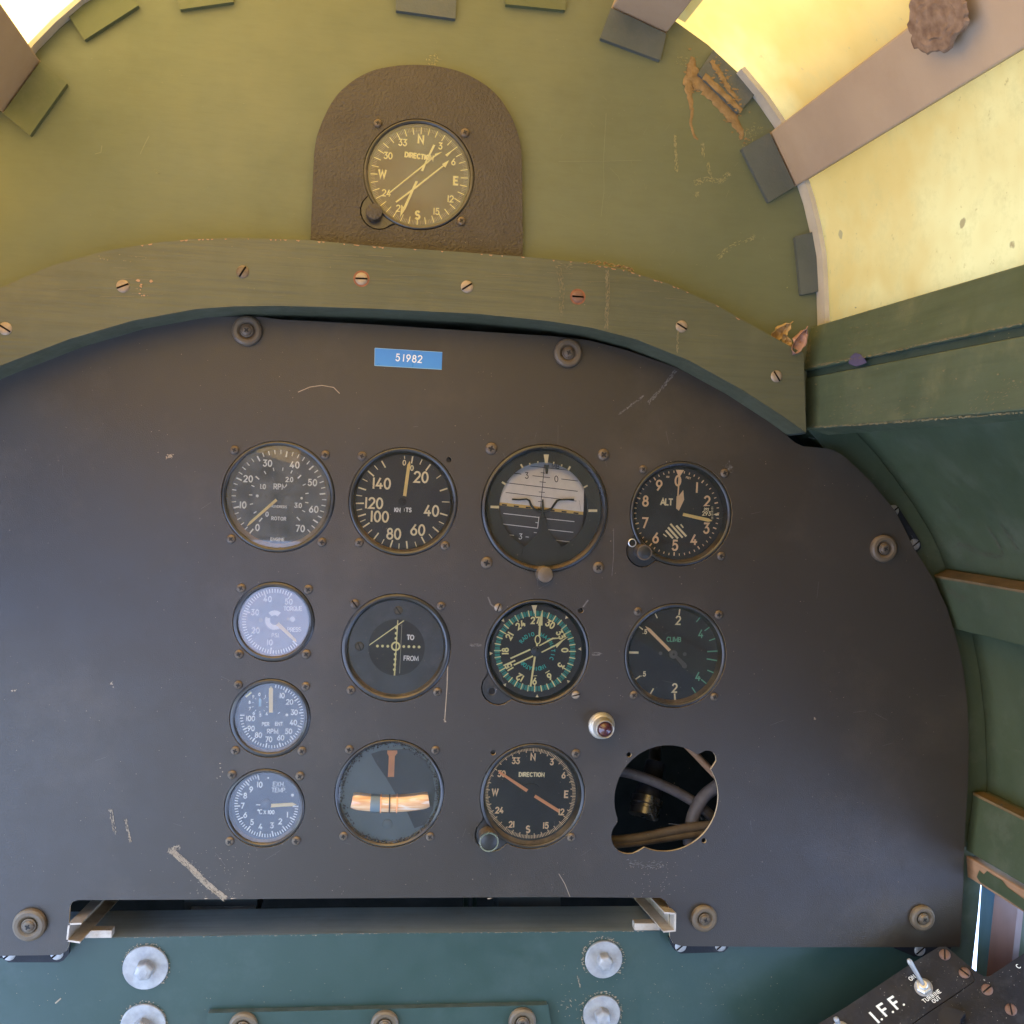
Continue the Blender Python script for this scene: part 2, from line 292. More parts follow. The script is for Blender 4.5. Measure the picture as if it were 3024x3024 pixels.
# ------------------------------------------------------------------ stroke lettering (dial engraving style)
def arc(cx, cy, rx, ry, a0, a1, n_=12): return [(cx+rx*cos(rad(a0+(a1-a0)*i/n_)), cy+ry*sin(rad(a0+(a1-a0)*i/n_))) for i in range(n_+1)]
G = {
 '0': (.58, [arc(.29, .5, .27, .5, 0, 360, 20)]), '1': (.14, [[(.07, 0), (.07, 1)]]),
 '2': (.56, [arc(.28, .72, .26, .28, 165, -35)+[(.03, 0), (.55, 0)]]),
 '3': (.54, [[(.05, 1), (.5, 1), (.25, .6)]+arc(.27, .31, .26, .31, 80, -155)]),
 '4': (.58, [[(.36, 1), (.02, .27), (.58, .27)], [(.41, .5), (.41, 0)]]),
 '5': (.54, [[(.49, 1), (.12, 1), (.08, .57)]+arc(.26, .33, .27, .33, 125, -150)]),
 '6': (.56, [arc(.28, .3, .26, .3, 0, 360, 16), [(.42, 1), (.05, .42)]]),
 '7': (.52, [[(0, 1), (.52, 1), (.18, 0)]]),
 '8': (.54, [arc(.27, .76, .2, .24, 0, 360, 16), arc(.27, .27, .26, .27, 0, 360, 16)]),
 '9': (.56, [arc(.28, .7, .26, .3, 0, 360, 16), [(.51, .58), (.14, 0)]]),
 'A': (.7, [[(0, 0), (.35, 1), (.7, 0)], [(.13, .3), (.57, .3)]]),
 'B': (.58, [[(0, 0), (0, 1), (.3, 1)]+arc(.3, .76, .22, .24, 90, -90, 8)+[(0, .52)], [(.3, .52)]+arc(.3, .26, .26, .26, 90, -90, 8)+[(0, 0)]]),
 'C': (.66, [arc(.38, .5, .36, .5, 50, 310, 16)]),
 'D': (.64, [[(0, 0), (0, 1), (.25, 1)]+arc(.25, .5, .38, .5, 90, -90, 12)+[(0, 0)]]),
 'E': (.5, [[(.5, 1), (0, 1), (0, 0), (.5, 0)], [(0, .52), (.42, .52)]]),
 'F': (.48, [[(.48, 1), (0, 1), (0, 0)], [(0, .52), (.4, .52)]]),
 'G': (.7, [arc(.38, .5, .36, .5, 50, 330, 16)+[(.7, .45), (.42, .45)]]),
 'H': (.6, [[(0, 0), (0, 1)], [(.6, 0), (.6, 1)], [(0, .5), (.6, .5)]]),
 'I': (.06, [[(.03, 0), (.03, 1)]]), 'K': (.56, [[(0, 0), (0, 1)], [(.52, 1), (0, .42)], [(.17, .6), (.56, 0)]]),
 'L': (.46, [[(0, 1), (0, 0), (.46, 0)]]), 'M': (.84, [[(0, 0), (.04, 1), (.42, .12), (.8, 1), (.84, 0)]]),
 'N': (.62, [[(0, 0), (0, 1), (.62, 0), (.62, 1)]]), 'O': (.74, [arc(.37, .5, .36, .5, 0, 360, 20)]),
 'P': (.54, [[(0, 0), (0, 1), (.27, 1)]+arc(.27, .74, .25, .26, 90, -90, 8)+[(0, .48)]]),
 'Q': (.74, [arc(.37, .5, .36, .5, 0, 360, 20), [(.45, .25), (.75, -.05)]]),
 'R': (.56, [[(0, 0), (0, 1), (.27, 1)]+arc(.27, .74, .25, .26, 90, -90, 8)+[(0, .48)], [(.25, .48), (.56, 0)]]),
 'S': (.54, [arc(.27, .75, .24, .25, 35, 250, 10)+arc(.27, .25, .26, .27, 80, -145, 10)]),
 'T': (.6, [[(0, 1), (.6, 1)], [(.3, 1), (.3, 0)]]), 'U': (.6, [[(0, 1), (0, .3)]+arc(.3, .3, .3, .3, 180, 360, 10)+[(.6, 1)]]),
 'W': (.9, [[(0, 1), (.22, 0), (.45, .9), (.68, 0), (.9, 1)]]), 'X': (.58, [[(0, 0), (.58, 1)], [(0, 1), (.58, 0)]]),
 'Y': (.6, [[(0, 1), (.3, .5), (.6, 1)], [(.3, .5), (.3, 0)]]), '.': (.1, [[(.05, 0), (.06, .02)]]), '-': (.4, [[(0, .5), (.4, .5)]]), ' ': (.35, []),
 'o': (.3, [arc(.15, .85, .12, .13, 0, 360, 10)]), '_': (.6, [[(0, -.2), (.6, -.2)]])}
LIFT = [0]
def ribbon(mb, pts, wd, to3, mi=0, caps=True):
    """one mitred strip along a polyline; crossing strokes are lifted a few microns apart"""
    q = [V((*pts[0], 0))]
    for p in pts[1:]:
        p = V((*p, 0))
        if (p-q[-1]).length > 1e-9: q.append(p)
    if len(q) < 2: return
    h = wd/2; closed = len(q) > 3 and (q[0]-q[-1]).length < 1e-6
    if closed: q = q[:-1]
    n_ = len(q); L = []; Rr = []; LIFT[0] = (LIFT[0]+1) % 7; lf = V((0, -9e-6*LIFT[0], 0))
    for i in range(n_):
        if closed: a, b_ = q[i-1], q[(i+1) % n_]; d1, d2 = (q[i]-a).normalized(), (b_-q[i]).normalized()
        else:
            d1 = (q[i]-q[i-1]).normalized() if i else (q[1]-q[0]).normalized(); d2 = (q[i+1]-q[i]).normalized() if i < n_-1 else d1
        n1 = V((-d1.y, d1.x, 0)); n2 = V((-d2.y, d2.x, 0)); m = n1+n2
        m = n1 if m.length < .2 else m.normalized(); k = min(2.2, 1/max(.2, m.dot(n1)))
        c = q[i].copy()
        if caps and not closed: c -= d2*h*.55 if i == 0 else V(); c += d1*h*.55 if i == n_-1 else V()
        L.append(to3(*(c+m*h*k).xy)+lf); Rr.append(to3(*(c-m*h*k).xy)+lf)
    r_ = range(n_ if closed else n_-1)
    mb.add(L+Rr, [(i, (i+1) % n_, n_+(i+1) % n_, n_+i) for i in r_], mi)
def glyphs(mb, s, to3, wd, gap=.26, mi=0):
    """centred text, unit height, to3 maps (u, v) with v up"""
    tot = sum(G[c_][0] for c_ in s)+gap*(len(s)-1); x = -tot/2
    for c_ in s:
        for st in G[c_][1]: ribbon(mb, [(x+p[0], p[1]-.5) for p in st], wd, to3, mi)
        x += G[c_][0]+gap

class Dial:
    """draws on the plane Y from coordinates of one enlarged view (origin, scale)"""
    def __init__(s, ox, oy, sc, Y): s.ox, s.oy, s.sc, s.Y = ox, oy, sc, Y
    def p(s, x, y, Y=None): return W(s.ox+x/s.sc, s.oy+y/s.sc, s.Y if Y is None else Y)
    def mpp(s, x, y, Y=None):
        return ((s.p(x+10, y, Y)-s.p(x-10, y, Y)).length + (s.p(x, y+10, Y)-s.p(x, y-10, Y)).length)/40
    def text(s, mb, t, x, y, h, wd, rot=0., gap=.26, sx=1., Y=None, mi=0):
        c_ = s.p(x, y, Y); k = s.mpp(x, y, Y)*h; a = -rad(rot); ca, sa = cos(a), sin(a)
        glyphs(mb, t, lambda u, v_: c_+V((k*(u*sx*ca-v_*sa), 0, k*(u*sx*sa+v_*ca))), 1.12*wd/h, gap, mi)
    def seg(s, mb, x0, y0, x1, y1, wd, Y=None, mi=0, caps=False):
        ribbon(mb, [(x0, y0), (x1, y1)], wd, lambda u, v_: s.p(u, v_, Y), mi, caps)
    def line(s, mb, pts, wd, Y=None, mi=0): ribbon(mb, pts, wd, lambda u, v_: s.p(u, v_, Y), mi)
    def tick(s, mb, cx, cy, ang, r0_, r1_, wd, Y=None, mi=0, ky=1.):
        a = rad(ang); s.seg(mb, cx+r0_*sin(a), cy-r0_*cos(a)*ky, cx+r1_*sin(a), cy-r1_*cos(a)*ky, wd, Y, mi)
    def poly(s, mb, pts, Y=None, mi=0): mb.flat([s.p(x, y, Y) for x, y in pts], mi)
    def disc(s, mb, cx, cy, r, Y=None, mi=0, n_=20): mb.flat([s.p(cx+r*cos(2*pi*i/n_), cy+r*sin(2*pi*i/n_), Y) for i in range(n_)], mi)
    def solid(s, mb, pts, Y, th, mi=0): mb.prism([s.p(x, y, Y) for x, y in pts], V((0, th, 0)), mi)
    def ext(s, l_, r_, t, b_, Y=0.):
        L, Rr, T, B = s.p(l_, (t+b_)/2, Y), s.p(r_, (t+b_)/2, Y), s.p((l_+r_)/2, t, Y), s.p((l_+r_)/2, b_, Y)
        c_ = (L+Rr+T+B)/4; c_.y = Y
        return c_, ((Rr-L).length+(B-T).length)/4

def union_outline(c_, R, bumps, n_=96, grow=0.):
    """main circle with round lobes, as a star-shaped outline in the XZ plane"""
    out = []
    for i in range(n_):
        a = 2*pi*i/n_; d = V((cos(a), 0, sin(a))); r = R+grow
        for bc, br in bumps:
            q = bc-c_; q.y = 0; t = q.dot(d); h2 = (br+grow)**2-(q-d*t).length_squared
            if h2 > 0 and t > 0: r = max(r, t+math.sqrt(h2))
        out.append(c_+d*r)
    return out

# screws ---------------------------------------------------------------
def cross_screw(c_, r, parent, rot=0., mat='screw_metal', h=.0016, ax=V((0, 1, 0)), slot=False, e1=V((1, 0, 0)), e2=V((0, 0, 1)), name='screw'):
    mb = MB(); prof = [(r, .0), (r, -h*.25), (r*.93, -h*.6), (r*.75, -h*.88), (r*.5, -h*1.0)]
    mb.lathe(c_, prof, 24, e1, e2, ax, 0); mb.flat([c_-ax*h+(e1*cos(2*pi*i/24)+e2*sin(2*pi*i/24))*r*.5 for i in range(24)], 0)
    a = rad(rot); p_ = e1*cos(a)+e2*sin(a); q = -e1*sin(a)+e2*cos(a); t = c_-ax*(h+.00012)
    if slot:
        mb.add([t-p_*r*.95-q*r*.13, t+p_*r*.95-q*r*.13, t+p_*r*.95+q*r*.13, t-p_*r*.95+q*r*.13], [(0, 1, 2, 3)], 1)
        mb.box(t+ax*h*.45, p_*r*.93, q*r*.12, ax*h*.45, 1)
    else:
        k, j = r*.56, r*.16
        pts = [(j, j), (k*.8, j*.7), (k, 0), (k*.8, -j*.7), (j, -j), (j*.7, -k*.8), (0, -k), (-j*.7, -k*.8), (-j, -j), (-k*.8, -j*.7), (-k, 0), (-k*.8, j*.7), (-j, j), (-j*.7, k*.8), (0, k), (j*.7, k*.8)]
        mb.flat([t+p_*x+q*y for x, y in pts], 1)
    return mb.build(name, [mat, 'screw_dark'], parent, smooth=True)
SLOT_BIG = 'screw_brass'

# ================================================================== STRUCTURE
YF = .014
YB = -.012            # face of the plywood bulkhead
# bulkhead outline (3024 px)
arch = [(2427, 1010), (2427, 954), (2424, 870), (2418, 760), (2404, 681), (2385, 600), (2352, 500), (2299, 372), (2250, 300), (2180, 215), (2090, 132), (1996, 64), (1880, -10), (1750, -90), (1600, -170), (1450, -225),
        (1280, -265), (1100, -285), (920, -275), (750, -230), (600, -175), (450, -110), (340, -52), (240, 10), (165, 75), (100, 142), (20, 245), (-60, 380), (-130, 560), (-180, 760), (-210, 1000)]
wallp = [(2440, 1150), (2480, 1215), (2535, 1286), (2590, 1345), (2640, 1410), (2700, 1495), (2747, 1572), (2775, 1630), (2800, 1700), (2840, 1780), (2870, 1870), (2893, 1990), (2908, 2125), (2914, 2298), (2905, 2510), (2885, 2700), (2862, 2880), (2840, 3100), (2820, 3400)]
# inner side of the arch board / recess behind the panel
rec = [(-330, 1500), (-250, 1290), (-60, 1135), (100, 1055), (250, 985), (450, 925), (700, 892), (1000, 902), (1400, 920), (1700, 950), (1900, 995), (2100, 1075), (2250, 1160), (2370, 1262), (2440, 1330), (2560, 1440), (2660, 1600), (2740, 1800), (2785, 2050), (2795, 2300), (2780, 2600), (2770, 2745), (-330, 2745)]
mb = MB()
outer = [W(*p, YB) for p in arch+[(-320, 1300), (-500, 1800), (-560, 2400), (-560, 3400)]] ; outer = outer[:31]+outer[31:]
full = [W(*p, YB) for p in [(-560, 3400), (-560, 2400), (-500, 1800), (-320, 1300)]+arch[::-1]+wallp]
hole = [W(*p, YB) for p in rec]
mb.prism([W(*p, YB) for p in arch+[(-330, 1500), (-250, 1290), (-60, 1020), (100, 960), (250, 890), (450, 840), (700, 810), (1000, 820), (1400, 830), (1700, 860), (1900, 900), (2100, 980), (2250, 1080), (2380, 1200), (2427, 1200)]], V((0, .010, 0)))
tag(mb.build('bulkhead_board', 'green_wall'), 'large olive green plywood bulkhead behind the arch, with yellow light on it', 'bulkhead')

# lower frame face gets its own darker paint: a facing board round the right side of the panel
mb = MB()
inner = [(2380, 1262), (2440, 1330), (2560, 1440), (2660, 1600), (2740, 1800), (2785, 2050), (2795, 2300), (2780, 2600), (2765, 3400)]
outr = [(2384, 1268), (2480, 1225), (2535, 1286), (2590, 1345), (2640, 1410), (2700, 1495), (2747, 1572), (2775, 1630), (2800, 1700), (2840, 1780), (2870, 1870), (2893, 1990), (2908, 2125), (2914, 2298), (2905, 2510), (2888, 2700), (2868, 2880), (2848, 3100), (2820, 3400)]
mb.prism([W(x, y, YF) for x, y in inner+outr[::-1][:-1]], V((0, .03, 0)))
tag(mb.build('curved_frame', 'green_side'), 'dark green curved frame board running down the right side behind the panel edge', 'frame')

# canopy skin
mb = MB()
cs = [W(*p, YB+.003) for p in arch]
cs2 = [p-AX*1.72 for p in cs]
n_ = len(cs); mb.add(cs+cs2, [(i, i+1, n_+i+1, n_+i) for i in range(n_-1)])
tag(mb.build('canopy_skin', 'canopy_skin', smooth=True), 'yellowed translucent canopy sheet glowing with daylight above the cockpit', 'canopy')
mb = MB(); q = [W(*p, YB+.002) for p in arch]; k = len(q); mb.add(q+[p+AX*.62 for p in q], [(i, i+1, k+i+1, k+i) for i in range(k-1)])  # added unseen cover, stops sun leaking in behind the bulkhead
tag(mb.build('nose_sun_block', 'green_dark', smooth=True), 'unseen dark cover added ahead of the bulkhead to keep sun out of the bay', 'skin')
mb = MB(); q = [W(*p, YF+.026) for p in wallp[:14]]; k = len(q); mb.add(q+[p+AX*.56 for p in q], [(i, i+1, k+i+1, k+i) for i in range(k-1)]); mb.build('lower_sun_block', 'green_dark', bpy.data.objects['nose_sun_block'], smooth=True)  # lower half of the added sun cover
# pale wooden edge strip under the skin
ctr = V((W(1100, 900, YB)))
def strip(name, pts, wid, th, mat, label, cat='strip'):
    mb = MB()
    a = [W(*p, YB-.0005) for p in pts]; b_ = [p+(ctr-p).normalized()*wid for p in a]
    k = len(a); vec = -AX*th
    q = a+b_+[p+vec for p in a]+[p+vec for p in b_]
    mb.add(q, [(i, i+1, k+i+1, k+i) for i in range(k-1)]+[(2*k+i, 2*k+i+1, 3*k+i+1, 3*k+i) for i in range(k-1)]+[(k+i, k+i+1, 3*k+i+1, 3*k+i) for i in range(k-1)]+[(0, k, 3*k, 2*k), (k-1, 2*k-1, 4*k-1, 3*k-1)])
    return tag(mb.build(name, mat), label, cat)
strip('edge_strip', arch[0:10], .0035, .012, 'pinkish_strip', 'pale dirty edge strip under the canopy sheet on the right side of the bulkhead')
strip('edge_strip', arch[22:28], .003, .010, 'pinkish_strip', 'pale edge strip under the bright canopy corner at upper left')

# canopy ribs (tan stringers running aft) and the painted blocks at their feet
def rib(pts, th, ln, label, mat='tan_wood'):
    """pts: the two ends of the inner edge at the bulkhead, then the outward side"""
    a, b_ = [W(*p, YB-.001) for p in pts]
    o_ = (a+b_)/2-ctr; e = (b_-a).normalized(); o_ = (o_-e*o_.dot(e)); o_.y = 0; o_.normalize()
    mb = MB(); mb.prism([a, b_, b_+o_*th, a+o_*th], -AX*ln)
    return tag(mb.build('canopy_rib', mat, bevel=.0012), label, 'rib', 'wooden ribs running aft under the canopy'), a, b_, o_
rib_r, ra, rb, ro = rib([(2273, 391), (2348, 551)], .016, 1.7, 'tan painted canopy rib with a mud nest on it, at upper right')
rib([(1805, 23), (1968, 99)], .020, 1.7, 'tan painted canopy rib cut by the top edge of the photo, right of the compass')
rib([(9, 333), (120, 180)], .016, 1.7, 'orange-lit tan canopy rib in the upper left corner')
def block(pts, th, mat, label):
    mb = MB(); mb.prism([W(*p, YB-th) for p in pts], V((0, th, 0)))
    return tag(mb.build('wood_block', mat, bevel=.0008), label, 'block', 'painted blocks round the edge of the bulkhead')
block([(2190, 438), (2273, 391), (2348, 551), (2270, 597)], .004, 'grey_block', 'blue-grey wooden block with chipped edge at the foot of the right rib')
block([(2061, 217), (2107, 147), (2232, 275), (2181, 334)], .004, 'grey_block', 'grey-green block half covered by a mud streak, below the canopy edge')
block([(2348, 698), (2427, 678), (2447, 854), (2366, 871)], .004, 'grey_block', 'small green-grey block just above the right rail')
block([(1805, 23), (1968, 99), (1950, 178), (1772, 112)], .004, 'grey_block', 'dark blue-grey block at the foot of the rib cut by the top edge')
block([(120, 180), (198, 246), (88, 400), (9, 333)], .004, 'olive_block', 'olive block at the foot of the upper left rib')
block([(193, 33), (330, -60), (410, 15), (249, 118)], .004, 'olive_block', 'olive block between the bright canopy corner and the bulkhead at upper left')
block([(515, -60), (530, 28), (690, 5), (680, -70)], .004, 'olive_block', 'sliver of an olive block at the top edge, left of the compass')
block([(1169, -60), (1169, 30), (1345, 55), (1350, -50)], .004, 'grey_block', 'dark green block at the top edge above the compass')
block([(1492, -50), (1493, 12), (1670, 30), (1675, -50)], .004, 'olive_block', 'thin green block at the top edge, right of the compass')

# mud nest on the right rib
mb = MB()
c0 = onpl(2762, 62, ra, ro); ex = AX.copy(); ey = (rb-ra).normalized()
nr, na = 14, 60; vs = []; fs = []
for i in range(nr+1):
    for k in range(na):
        a = 2*pi*k/na; R = .0195*(1+.22*noise.noise(V((cos(a)*1.7, sin(a)*1.7, 3))))*(1+.05*sin(9*a)+.03*sin(23*a+1))
        t = i/nr; x = cos(a)*R*t*1.25; y = sin(a)*R*t*.82
        h = .0004*(1-t**2.5) + .0006*noise.noise(V((x*220, y*220, 1))) + (.0005*sin(t*30+2*noise.noise(V((x*90, y*90, 5)))) if t > .35 else 0) - (.0015 if t < .12 else 0)
        vs.append(c0+ex*x+ey*y-ro*(max(h, .0002) if t < 1 else -.001))
fs = [(i*na+k, i*na+(k+1) % na, (i+1)*na+(k+1) % na, (i+1)*na+k) for i in range(nr) for k in range(na)]
mb.add(vs, fs); tag(mb.build('mud_nest', 'mud', smooth=True), 'round brown ridged mud nest stuck to the right canopy rib', 'nest')

# right sill rail: two boards and a groove
def along(p, Y=YB-.002): return W(*p, Y)
def board(name, prof, ln, mat, label, cat, Y=YB-.002, bevel=.001, start=0., group=None):
    mb = MB(); mb.prism([W(*p, Y)-AX*start for p in prof], -AX*ln)
    return tag(mb.build(name, mat, bevel=bevel), label, cat, group)
board('sill_rail', [(2395, 966), (2374, 1094), (2450, 1110), (2475, 975)], 1.7, 'green_rail', 'upper green board of the sill rail running aft from the arch on the right', 'rail')
board('groove_batten', [(2384, 1094), (2382, 1116), (2450, 1125), (2450, 1100)], 1.7, 'green_dark', 'dark recessed batten between the two green sill boards', 'batten', bevel=0)
board('lower_sill_rail', [(2380, 1116), (2380, 1268), (2450, 1285), (2450, 1125)], 1.7, 'green_rail', 'lower scratched green board of the sill rail, below the groove', 'rail')
# purple smear on the upper board
# side wall
mb = MB()
ws = [W(*p, YF-.001) for p in wallp[:15]]; k = len(ws); ws = [p+AX*.03+V((.0015, 0, 0)) for p in ws]
off = [p+V((.004, 0, 0)) for p in ws]; q = ws+[p-AX*1.7 for p in ws]
mb.add(q, [(i, i+1, k+i+1, k+i) for i in range(k-1)])
tag(mb.build('side_skin', 'green_side', smooth=True), 'smooth dark green curved side wall below the sill rail', 'wall')
mb = MB(); mb.box(V((-.47, -.82, .02)), V((.006, 0, 0)), V((0, .9, 0)), V((0, 0, .12)))  # added wall, narrows the left opening to hold back cool light
tag(mb.build('left_light_screen', 'green_side'), 'unseen green wall left of the viewer, added to keep cool light off the upper panel', 'wall', kind='structure')
# stringers on the side wall
board('side_stringer', [(2760, 1700), (2810, 1855), (2880, 1855), (2798, 1684)], 1.7, ['green_side', 'edge_wood'][0], 'green side stringer with a bare yellow top edge, just below the bracket', 'stringer', Y=YF-.004, group='stringers on the right side wall')
mb = MB(); mb.prism([W(2759, 1699, YF-.0045), W(2762, 1706, YF-.0045), W(2801, 1690, YF-.0045), W(2797, 1682, YF-.0045)], -AX*1.7)
mb.build('worn_edge', 'edge_wood', bpy.data.objects['side_stringer'])
board('side_stringer', [(2874, 2345), (2853, 2512), (2915, 2512), (2922, 2338)], 1.7, 'green_side', 'wide green side board with a worn yellow upper edge at lower right', 'stringer', Y=YF-.004, group='stringers on the right side wall')
mb = MB(); mb.prism([W(2873, 2340, YF-.0045), W(2873, 2348, YF-.0045), W(2905, 2352, YF-.0045), W(2905, 2338, YF-.0045)], -AX*1.7)
mb.build('worn_edge', 'edge_wood', bpy.data.objects['side_stringer.001'])
board('bare_stringer', [(2854, 2527), (2858, 2590), (2897, 2604), (2900, 2530)], .45, 'raw_wood', 'orange bare wood stringer with green paint flaking off, lower right', 'stringer', Y=YF-.004)
mb = MB()
P = [(2884, 2590), (2892, 2570), (2905, 2582), (2915, 2572), (2935, 2586), (2960, 2600), (2975, 2620), (3024, 2655), (3060, 2680), (3060, 2720), (3024, 2690), (2973, 2655), (2930, 2628), (2895, 2606)]
nrm = (W(2858, 2590, YF-.004)-W(2897, 2604, YF-.004)).cross(AX).normalized()
# flaked green paint over the stringer's inner face
fn = (W(2854, 2527, YF-.004)-W(2858, 2590, YF-.004)).cross(AX).normalized()
if fn.dot(EYE-W(2854, 2527)) < 0: fn = -fn
p0 = W(2854, 2527, YF-.004)+fn*.0006
mb.flat([onpl(x, y, p0, fn) for x, y in P])
mb.build('flaked_paint', 'green_side', bpy.data.objects['bare_stringer'])
# boards below the bare stringer: blue strip, brown board, green board; daylight shows through the slit beside them
def sideboard(name, q, Y, th, mat, label, cat='board'):
    mb = MB(); mb.prism([W(*p, Y) for p in q], V((th, 0, 0))+V((0, .004, 0)))
    return tag(mb.build(name, mat), label, cat)
sideboard('blue_board', [(2899, 2600), (2960, 2640), (2925, 2960), (2877, 2960)], -.005, .006, 'blue_board', 'narrow light blue board beside the slit of daylight at lower right')
sideboard('brown_board', [(2942, 2600), (3010, 2640), (2975, 2960), (2905, 2960)], -.015, .008, 'brown_board', 'reddish brown upright board at the lower right edge')
sideboard('green_upright', [(2998, 2650), (3200, 2650), (3200, 3000), (2960, 3000)], -.004, .006, 'green_side', 'dark green upright board behind the brown one at the right edge')

# arch board in front of the bulkhead
YA = -.034
ao = [(-330, 760), (-200, 640), (-60, 570), (0, 543), (100, 500), (200, 473), (300, 457), (360, 451), (450, 449), (586, 453), (700, 464), (850, 474), (985, 484), (1100, 495), (1180, 510), (1260, 535), (1350, 575), (1430, 620), (1516, 667)]
ai = [(1521, 816), (1480, 787), (1400, 735), (1300, 680), (1200, 640), (1115, 618), (1030, 605), (900, 592), (700, 582), (530, 577), (440, 578), (370, 583), (250, 605), (130, 640), (0, 690), (-60, 715), (-200, 790), (-330, 920)]
mb = MB(); mb.prism([Wo(*p, YA) for p in ao+ai], V((0, .070, 0)))
ab = None
ab = thing('arch_board', 'green wooden arch with brass slotted screws over the top of the instrument panel', 'arch board', Wo(700, 520, YA))
mb.build('board', 'green_board', ab, bevel=.0008)
mb = MB(); a_ = [Wo(x, y+.6, YA+.005) for x, y in ai]; k = len(a_); a_ = [p+V((0, 0, -.0006)) for p in a_]
mb.add(a_+[p+V((0, .068, 0)) for p in a_], [(i, i+1, k+i+1, k+i) for i in range(k-1)])
mb.build('inner_edge', 'edge_dark', ab)
for (x, y, rt, mt) in [(232, 540, 25, 'screw_brass'), (458, 513, 60, 'screw_metal'), (682, 526, 2, 'screw_brass'), (881, 541, 35, 'screw_brass'), (1090, 560, 0, 'screw_red'), (1286, 616, -28, 'screw_brass'), (1465, 710, -55, 'screw_brass'), (10, 620, -30, 'screw_brass')]:
    c_ = Wo(x, y, YA)
    so_ = cross_screw(c_, .0043, ab, rt, mt, .0009, slot=True, name='slotted_screw')
    if mt == 'screw_red' or x == 682:
        mb = MB(); mb.lathe(c_, [(.0056, -.0002), (.0043, -.0003)], 24); mb.build('rust_ring', 'rust', so_)
# paint flaws on the arch board, one part
def streak(mb, pts, wpx, Y, dens=1., jit=.5):
    """a broken dry-brush mark: many short flat flakes along a polyline of photo pixels"""
    for i in range(len(pts)-1):
        (x0, y0), (x1, y1) = pts[i], pts[i+1]; L = math.hypot(x1-x0, y1-y0); k = max(1, int(L/3*dens))
        ux, uy = (x1-x0)/L, (y1-y0)/L
        for j in range(k):
            for _ in range(3):
                t = random.random()*L; o_ = (random.random()-.5)*wpx; ln = random.uniform(1.5, 7); hw = random.uniform(.3, 1.3)
                cx, cy = x0+ux*t-uy*o_, y0+uy*t+ux*o_; an = (random.random()-.5)*jit; ax_, ay_ = ux*cos(an)-uy*sin(an), uy*cos(an)+ux*sin(an)
                q = [(cx-ax_*ln, cy-ay_*ln), (cx-ay_*hw*1.2, cy+ax_*hw*1.2), (cx+ax_*ln, cy+ay_*ln), (cx+ay_*hw, cy-ax_*hw)]
                mb.flat([W(*p, Y-.00015*random.random()) for p in q])
def hair(mb, pts, wpx, Y):
    """a single thin curved scratch"""
    ribbon(mb, pts, wpx, lambda u, v_: W(u, v_, Y), caps=False)
def flecks(mb, n__, x0, y0, x1, y1, Y, smax=3.):
    for _ in range(n__):
        x, y = random.uniform(x0, x1), random.uniform(y0, y1); r = random.uniform(.8, smax); k = random.randint(4, 6); a0 = random.random()*6
        mb.flat([W(x+r*cos(a0+2*pi*i/k)*random.uniform(.6, 1.3), y+r*sin(a0+2*pi*i/k)*random.uniform(.4, 1.), Y) for i in range(k)])
mb = MB()
streak(mb, [(1650, 790), (1660, 850), (1658, 930)], 16, YA-.0004, .8); streak(mb, [(1640, 780), (1690, 790)], 20, YA-.0004, .6)
streak(mb, [(1792, 800), (1795, 870), (1790, 970)], 12, YA-.0004, 1.4)
streak(mb, [(2003, 975), (2000, 1040)], 6, YA-.0004, .8)
flecks(mb, 16, 285, 750, 440, 775, YA-.0004, 3.5); flecks(mb, 26, 960, 705, 1500, 735, YA-.0004, 2); flecks(mb, 22, 100, 720, 2200, 930, YA-.0004, 2.2)
for i in range(26):
    x = random.uniform(30, 2200); y0 = 820 if x < 1700 else 820+(x-1700)*.35; y = y0+random.uniform(-70, 60)
    hair(mb, [(x, y), (x+random.uniform(20, 110), y+random.uniform(-2, 6))], .8, YA-.0004)
mb.build('paint_scuffs', 'scuff_olive', ab)['kind'] = 'stuff'
mb = MB()
flecks(mb, 12, 405, 820, 450, 875, YA-.0005, 6)
for x in range(420, 2200, 9):
    if random.random() < .22:
        xo = x/OV; x += random.uniform(-5, 5); i = max(j for j in range(len(ao)-1) if ao[j][0] <= xo); t = (xo-ao[i][0])/(ao[i+1][0]-ao[i][0]); y = (ao[i][1]+(ao[i+1][1]-ao[i][1])*t)*OV
        ln = random.uniform(4, 14); sl_ = (ao[i+1][1]-ao[i][1])/(ao[i+1][0]-ao[i][0])
        mb.flat([W(*p, YA-.0004) for p in ((x, y+1), (x+ln, y+1+ln*sl_), (x+ln*.7, y+ln*sl_*.7+random.uniform(3, 6)), (x+ln*.2, y+ln*.2*sl_+random.uniform(2, 5)))])
mb.build('bare_wood_chips', 'raw_wood', ab)['kind'] = 'stuff'

